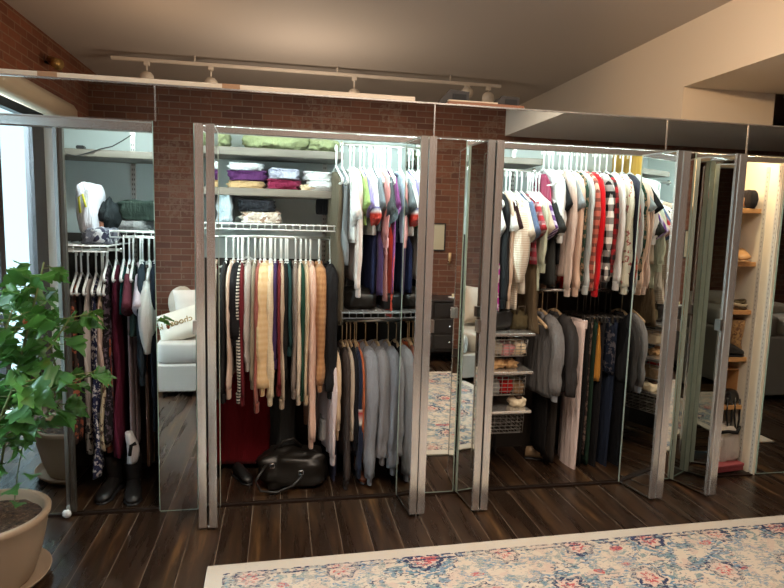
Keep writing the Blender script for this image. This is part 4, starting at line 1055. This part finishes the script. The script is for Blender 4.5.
nt.links.new(bs.outputs[0], ms_.inputs[1]); nt.links.new(tr.outputs[0], ms_.inputs[2]); nt.links.new(ms_.outputs[0], nt.nodes['Material Output'].inputs[0])
stemm = plain('stem',(.13,.16,.05),.6)
LO = [(0,0),(.16,-.05),(.34,.02),(.46,.12),(.36,.20),(.50,.36),(.44,.42),(.30,.42),(.30,.56),(.24,.66),(.14,.70),(.06,.92),(0,1.02)]
def leaf(q, p, d, s, roll):
    d = d.normalized(); a = Vector((0,0,1)); u = d.cross(a)
    if u.length < .1: u = Vector((1,0,0))
    u.normalize(); n_ = u.cross(d); R_ = Matrix.Rotation(roll, 3, d); u = R_@u; n_ = R_@n_
    pts = []; 
    # midrib points and outline, drooping tip
    def P(x, y): 
        bend = -.28*y*y; cup = .22*abs(x)+ .03*sin(y*14)
        return p + (u*x + d*y + n_*(bend+cup))*s
    m = len(LO); vs = [P(0, y) for _, y in LO] 
    for sg in (1,-1): vs += [P(sg*x, y) for x, y in LO]
    fs = []
    for i in range(m-1):
        fs.append((i, m+i, m+i+1, i+1)); fs.append((i, i+1, 2*m+i+1, 2*m+i))
    q.add(vs, fs, True)
fol = MB(); stm = MB()
rnd = random.Random(11)
def stem(pts, r0, leaves, ls=(.07,.12), start=.25):
    P_ = [Vector(p) for p in pts]; fine = []
    for i in range(len(P_)-1):
        for k in range(6): fine.append(P_[i].lerp(P_[i+1], k/6))
    fine.append(P_[-1]); n_ = len(fine)
    stm.tube(fine, [r0*(1-.6*i/(n_-1)) for i in range(n_)], 6)
    for k in range(leaves):
        f_ = start+(1-start)*(k+rnd.random()*.5)/leaves; i = min(n_-2, int(f_*(n_-1))); p = fine[i]
        a = rnd.uniform(0,2*PI); d = Vector((cos(a), sin(a)*.9, rnd.uniform(-.15,.45)))
        pe = p + d*rnd.uniform(.03,.09); stm.tube([p, pe], .0018, 4)
        leaf(fol, pe, d+Vector((0,0,-.5)), rnd.uniform(*ls), rnd.uniform(-.9,.9))
def L_(u, v, y=PY): p = at(u, v, y); return (p.x-PX, p.y-PY, p.z-.0125)
b0 = (0,0,.26)
stem([b0,(-.02,.02,.6),L_(-8,320),L_(20,268)], .009, 22)
stem([(.03,-.02,.26),(.03,-.03,.55),L_(15,380,-.62),L_(35,300,-.66),L_(44,262,-.66)], .008, 24)
stem([(-.03,.0,.26),L_(-5,430),L_(25,370,-.56),L_(52,345,-.52),L_(70,318,-.5),L_(88,314,-.5)], .007, 20, (.06,.11))
stem([(.02,.03,.26),L_(0,420,-.7),L_(30,400,-.72),L_(62,385,-.7),L_(80,380,-.7),L_(96,370,-.7)], .006, 18, (.05,.10))
stem([(-.04,-.03,.26),(-.12,-.05,.6),(-.2,-.06,.95),(-.22,-.06,1.2)], .008, 20)
stem([(.0,-.04,.26),(-.05,-.1,.6),L_(2,340,-.75),L_(12,310,-.78)], .007, 22)
stem([(-.02,.04,.26),L_(-10,360,-.5),L_(10,330,-.5),L_(48,300,-.5)], .006, 16)
stem([(.03,.0,.26),L_(5,440,-.66),L_(35,425,-.68),L_(60,400,-.66)], .006, 20, (.07,.12))
stem([(-.05,.0,.26),L_(-5,430,-.8),L_(12,390,-.82),L_(30,380,-.8)], .006, 18, (.08,.13))
stem([L_(14,505,-.6),L_(18,470,-.68),L_(24,440,-.7),L_(22,425,-.7)], .003, 0)
for u, v, s_ in ((13,440,.10),(28,445,.09),(4,470,.10),(32,475,.08),(10,490,.09),(18,503,.07)):
    p = Vector(L_(u, v, -.72)); leaf(fol, p, Vector((rnd.uniform(-.5,.5), -.6, .25)), s_*1.0, rnd.uniform(-.5,.5))
for i in range(70):
    u, v = rnd.gauss(14,20), rnd.gauss(350,50)
    if u > 62 or v < 262 or v > 455: continue
    p = Vector(L_(u, v, PY+rnd.uniform(-.2,.15))); a = rnd.uniform(0,2*PI)
    leaf(fol, p, Vector((cos(a), sin(a), rnd.uniform(-.7,.3))), rnd.uniform(.07,.115), rnd.uniform(-1,1))
stm.build('stem', stemm, pt); fol.build('foliage', leafm, pt)
for k, (u, v) in enumerate(((25,322),(107,384))):
    q = MB(); p = L_(u, v, -.66 if k == 0 else -.70); q.lathe([(0,-.012),(.008,-.006),(.010,.004),(.004,.012),(0,.013)], 8, 0, p); q.build('flower_bud', plain('bud',(.55,.12,.03),.5), pt)

# ------------------------------------------------------------------ furniture seen in the mirrors
def sofa(label, x0, x1, y0, y1, seat, m, rz=0, backh=.78, arms=(1,1), side='back', seatz=.42):
    cx, cy = (x0+x1)/2, (y0+y1)/2; t = thing('sofa', label, 'sofa', (cx,cy,0), rz); w_, d_ = (x1-x0)/2, (y1-y0)/2
    MB().bbox(-w_, w_, -d_, d_, .045, seatz-.17, .015).build('base', m, t)
    n = max(1, round(w_*2/.75)); 
    for k in range(n):
        a, b_ = -w_+2*w_*k/n+.005, -w_+2*w_*(k+1)/n-.005
        blob((b_-a)/2, d_-.01, .105, .02, 1.5, k, ex=.22, n=40).build('seat_cushion', m, t, ((a+b_)/2, 0, seatz-.17))
    for sx in (-1,1):
        for sy in (-1,1): MB().box(sx*(w_-.08)-.02, sx*(w_-.08)+.02, sy*(d_-.08)-.02, sy*(d_-.08)+.02, 0, .045).build('leg', M_dark, t)
    return t
sm1 = plain('sofa_fabric',(.52,.48,.42),.9)
sf = sofa('pale grey upholstered sofa in front of the brick wall', -1.12, .42, -3.15, -2.22, .0, sm1, .0, seatz=.47)
q = blob(.76,.10,.24,.03,1.5,3,ex=.25,n=40); q.build('backrest', sm1, sf, (0,-.40,.30))
# sofa back stays low, under the lens
cushm = C('cush_beige',(.62,.52,.42)); 
def cushion(label, m, loc, rot, s=(.24,.24,.08), txt=None):
    q = MB(); n = 20; rg = []
    t = thing('cushion', label, 'cushion', loc, 0, None, rot)
    gp = []; gn = []
    vs = []; fs = []
    for sd in (1,-1):
        for i in range(n+1):
            for j in range(n+1):
                a, b_ = 2*i/n-1, 2*j/n-1; h = s[2]*((1-a**4)*(1-b_**4))**.5
                k_ = 1-.06*(1-abs(a*b_))*0; pin = 1-.07*(1-(a*b_)**2)
                vs.append((a*s[0]*pin, b_*s[1]*pin, sd*h*(1+.12*nz(a*3,b_*3,sd))))
        o_ = (0 if sd == 1 else (n+1)**2)
        for i in range(n):
            for j in range(n):
                f_ = (o_+i*(n+1)+j, o_+(i+1)*(n+1)+j, o_+(i+1)*(n+1)+j+1, o_+i*(n+1)+j+1); fs.append(f_ if sd == 1 else f_[::-1])
    q.add(vs, fs, True); q.build('cover', m, t)
    if txt:
        cu = bpy.data.curves.new('lettering','FONT'); cu.body = txt; cu.size = .085; cu.align_x = 'CENTER'; cu.offset = .001; cu.extrude = .003
        to = bpy.data.objects.new('tmp', cu); COL.objects.link(to); bpy.context.view_layer.update()
        me = bpy.data.meshes.new_from_object(to.evaluated_get(bpy.context.evaluated_depsgraph_get())); bpy.data.objects.remove(to)
        for v in me.vertices:
            a, b_ = max(-1,min(1,v.co.x/s[0])), max(-1,min(1,(v.co.y-.03)/s[1]))
            v.co.z += s[2]*((1-a**4)*(1-b_**4))**.5*1.0+.004
        me.materials.clear(); me.materials.append(plain('gold_print',(.28,.17,.05),.5)); lo = bpy.data.objects.new('lettering', me); COL.objects.link(lo); lo.parent = t; lo['label'] = 'brown gold lettering'; lo.location = (.045,-.03,0)
    return t
cushion('cream scatter cushion with handwritten brown lettering', plain('cushion_cream',(.68,.60,.48),.9), (-.90,-2.45,.63), (.95,.32,PI+.0), (.235,.165,.075), 'choose k')
cushion('large off-white cushion behind the lettered one', plain('cushion_offwhite',(.62,.52,.43),.9), (-.78,-2.78,.72), (1.25,.1,PI), (.26,.22,.09))
soft('pouf_cushion','round beige bolster at the sofa left end','cushion',plain('bolster',(.40,.32,.24),.9),(-1.0,-3.02,.60),(.13,.14,.17),seed=2,amp=.03,ex=.9)
soft('fur_throw','dark brown throw heaped on the sofa back','throw',C('throw',(.05,.025,.02)),(-.63,-3.08,.62),(.22,.13,.15),seed=9,amp=.15,ex=.8)
sofa('large plain grey sofa at the right end of the room', 4.05, 6.2, -2.6, -1.55, 0, plain('grey_sofa_fabric',(.42,.39,.35),.9), 0, seatz=.80)
soft('folded_throw','beige throw lying on the right-hand grey sofa','throw',C('throwb',(.42,.36,.29)),(4.7,-2.1,.80),(.5,.35,.06),seed=14,amp=.1,ex=.5)
# dresser, frame, lamp
dr = thing('wooden_dresser','dark low dresser against the brick wall','dresser',(1.78,-3.55,0))
dm = plain('dresser_black',(.025,.022,.022),.4)
MB().bbox(-.42,.36,-.22,.22,.13,.72,.006).build('carcass', dm, dr)
MB().bbox(-.44,.38,-.24,.235,.72,.75,.005).build('top', dm, dr)
for zz in (.17,.36,.55):
    for xx in (-.40,-.02):
        d_ = MB().bbox(xx,xx+.36,.22,.235,zz,zz+.16,.004).build('drawer', dm, dr)
        MB().tube([(xx+.18,.236,zz+.08),(xx+.18,.26,zz+.08)], .012, 10).build('knob', M_chrome, d_)
for xx in (-.39,.33):
    for yy in (-.19,.19): MB().box(xx-.02,xx+.02,yy-.02,yy+.02,0,.13).build('leg', dm, dr)
pf = thing('picture_frame','small dark framed pale print on the brick wall','picture',(1.88,YB,1.47))
q = MB(); q.box(-.10,.10,0.002,.02,.155,.17); q.box(-.10,.10,.002,.02,-.17,-.155); q.box(-.10,-.085,.002,.02,-.155,.155); q.box(.085,.10,.002,.02,-.155,.155); q.build('frame', dm, pf)
MB().box(-.085,.085,.002,.010,-.155,.155).build('print', plain('print',(.5,.45,.32),.6), pf)
cl = thing('wall_candle','brass wall candle holder between frame and dresser','candle holder',(2.03,YB,1.15))
MB().tube([(0,0,0),(0,.07,0),(0,.07,.03)], .008, 8).build('arm', plain('brass2',(.45,.3,.1),.35,.9), cl)
MB().tube([(0,.07,.03),(0,.07,.13)], .018, 12).build('candle', plain('wax',(.6,.42,.2),.5), cl)
t = thing('candle_dish','small white dish on the dark dresser','dish',(2.02,-3.5,.751)); MB().lathe([(0,0),(.05,0),(.06,.012),(.055,.014),(0,.006)],20).build('dish', M_white, t)
MB().tube([(0,0,.006),(0,0,.05)], .015, 10).build('candle', plain('wax2',(.75,.65,.4),.5), t)

# ------------------------------------------------------------------ light
def area(name, loc, rot, sx, sy, power, col, spread=None):
    l = bpy.data.lights.new(name,'AREA'); l.shape = 'RECTANGLE'; l.size = sx; l.size_y = sy; l.energy = power; l.color = col
    if spread: l.spread = spread
    o = bpy.data.objects.new(name, l); COL.objects.link(o); o.location = loc; o.rotation_euler = rot; return o
W = S.world or bpy.data.worlds.new('world'); S.world = W; W.use_nodes = True
bg = W.node_tree.nodes['Background']; bg.inputs[0].default_value = (.62,.86,.95,1); bg.inputs[1].default_value = 1.5
o = area('window_daylight', (XL-1.7, -.9, 3.2), (0,0,0), 2.4, 2.0, 950, (.72,.88,1))
o.rotation_euler = (Vector((XL,-1.8,1.3))-Vector(o.location)).to_track_quat('-Z','Y').to_euler()
cool = (.80,1.0,.98); warm = (1.0,.80,.50)
ledm = plain('led_diffuser', (.9,.95,.9), .4); 
_m, _nt, _b = new('led_glow_cool'); _b.inputs['Emission Color'].default_value = (.82,1,.97,1); _b.inputs['Emission Strength'].default_value = 6
_w, _nt, _b2 = new('led_glow_warm'); _b2.inputs['Emission Color'].default_value = (1,.85,.6,1); _b2.inputs['Emission Strength'].default_value = 5
def led(x0, x1, power, col, m, label, z=2.235, y=.055, tilt=.35):
    t = thing('led_strip', label, 'light strip', ((x0+x1)/2, y, z+.006))
    MB().box(-(x1-x0)/2, (x1-x0)/2, -.012, .012, -.003, .008).build('profile', M_alu2, t)
    MB().box(-(x1-x0)/2+.01, (x1-x0)/2-.01, -.008, .008, -.007, -.003).build('diffuser', m, t)
    area('led_light', ((x0+x1)/2, y+.0, z-.012), (tilt, 0, 0), x1-x0-.04, .03, power, col)
led(-1.05, -.60, 4, cool, _m, 'cool light strip inside the left closet top')
led(-.50, .32, 3.0, cool, _m, 'cool light strip over the sweater closet shelves')
led(.36, .87, 3.6, cool, _m, 'cool light strip over the high T-shirts')
led(.96, 2.30, 6.8, cool, _m, 'cool light strip inside the basket closet top')
led(2.48, 3.08, 4, warm, _w, 'warm light strip inside the shoe closet top')
def vled(x, z0, z1, power, face, label, y=.075):
    t = thing('led_strip', label, 'light strip', (x, y, z0))
    s_ = 1 if face > 0 else -1
    MB().box(-.004*s_, .004*s_, -.012, .012, 0, z1-z0).build('profile', M_alu2, t)
    MB().box(.004*s_, .008*s_, -.008, .008, .01, z1-z0-.01).build('diffuser', _m, t)
    area('led_light', (x+.012*s_, y, (z0+z1)/2), (0, -PI/2*s_, 0), z1-z0-.04, .03, power, cool)
vled(-.546, 1.25, 2.2, 3, 1, 'upright cool light strip left of the sweater shelves')
vled(.896, 1.35, 2.2, 2, -1, 'upright cool light strip right of the high T-shirts')
vled(.924, 1.2, 2.2, 2.5, 1, 'upright cool light strip left of the basket closet')
vled(-.574, 1.4, 2.2, 1.5, -1, 'upright cool light strip right of the dresses')
def pl(name, loc, power, col, r=.12):
    l = bpy.data.lights.new(name,'POINT'); l.energy = power; l.color = col; l.shadow_soft_size = r
    o = bpy.data.objects.new(name, l); COL.objects.link(o); o.location = loc; return o
area('room_fill_warm', (.9,-1.9,3.1), (0, 0, 0), 2.2, 1.4, 70, (1,.83,.67))  # unseen fill added to brighten back wall, floor and plank
area('ceiling_fill_warm', (1.6,-1.6,2.45), (PI, 0, 0), 1.2, 1.2, 8, (1,.80,.66))  # added up-facing fill that lifts the ceiling, no fixture there
def spot(name, loc, tgt, power, col, ang, bl=.6):
    l = bpy.data.lights.new(name,'SPOT'); l.energy = power; l.color = col; l.spot_size = ang; l.spot_blend = bl; l.shadow_soft_size = .06
    o = bpy.data.objects.new(name, l); COL.objects.link(o); o.location = loc
    o.rotation_euler = (Vector(tgt)-Vector(loc)).to_track_quat('-Z','Y').to_euler(); return o
spot('spot_bulkhead', (.9,-1.6,2.9), (3.04,.15,2.95), 150, (1,.60,.30), .9)
pl('fill_beyond', (.2,2.2,2.3), 22, (1,.76,.55), .2)  # unseen fill added for general warm light past the wardrobe
pl('left_wall_fill', (-.9,1.5,2.5), 5, (1,.62,.34), .12)  # added fill that warms the left brick wall, no visible source
S.view_settings.view_transform = 'Standard'; S.view_settings.look = 'None'; S.view_settings.exposure = 0.52; S.view_settings.gamma = 1
for l_, n_ in labels.items():
    if len(n_) > 1: print('DUPLABEL', l_, len(n_))
    wc_ = len(l_.split())
    if wc_ < 4 or wc_ > 16: print('LABELLEN', wc_, l_)
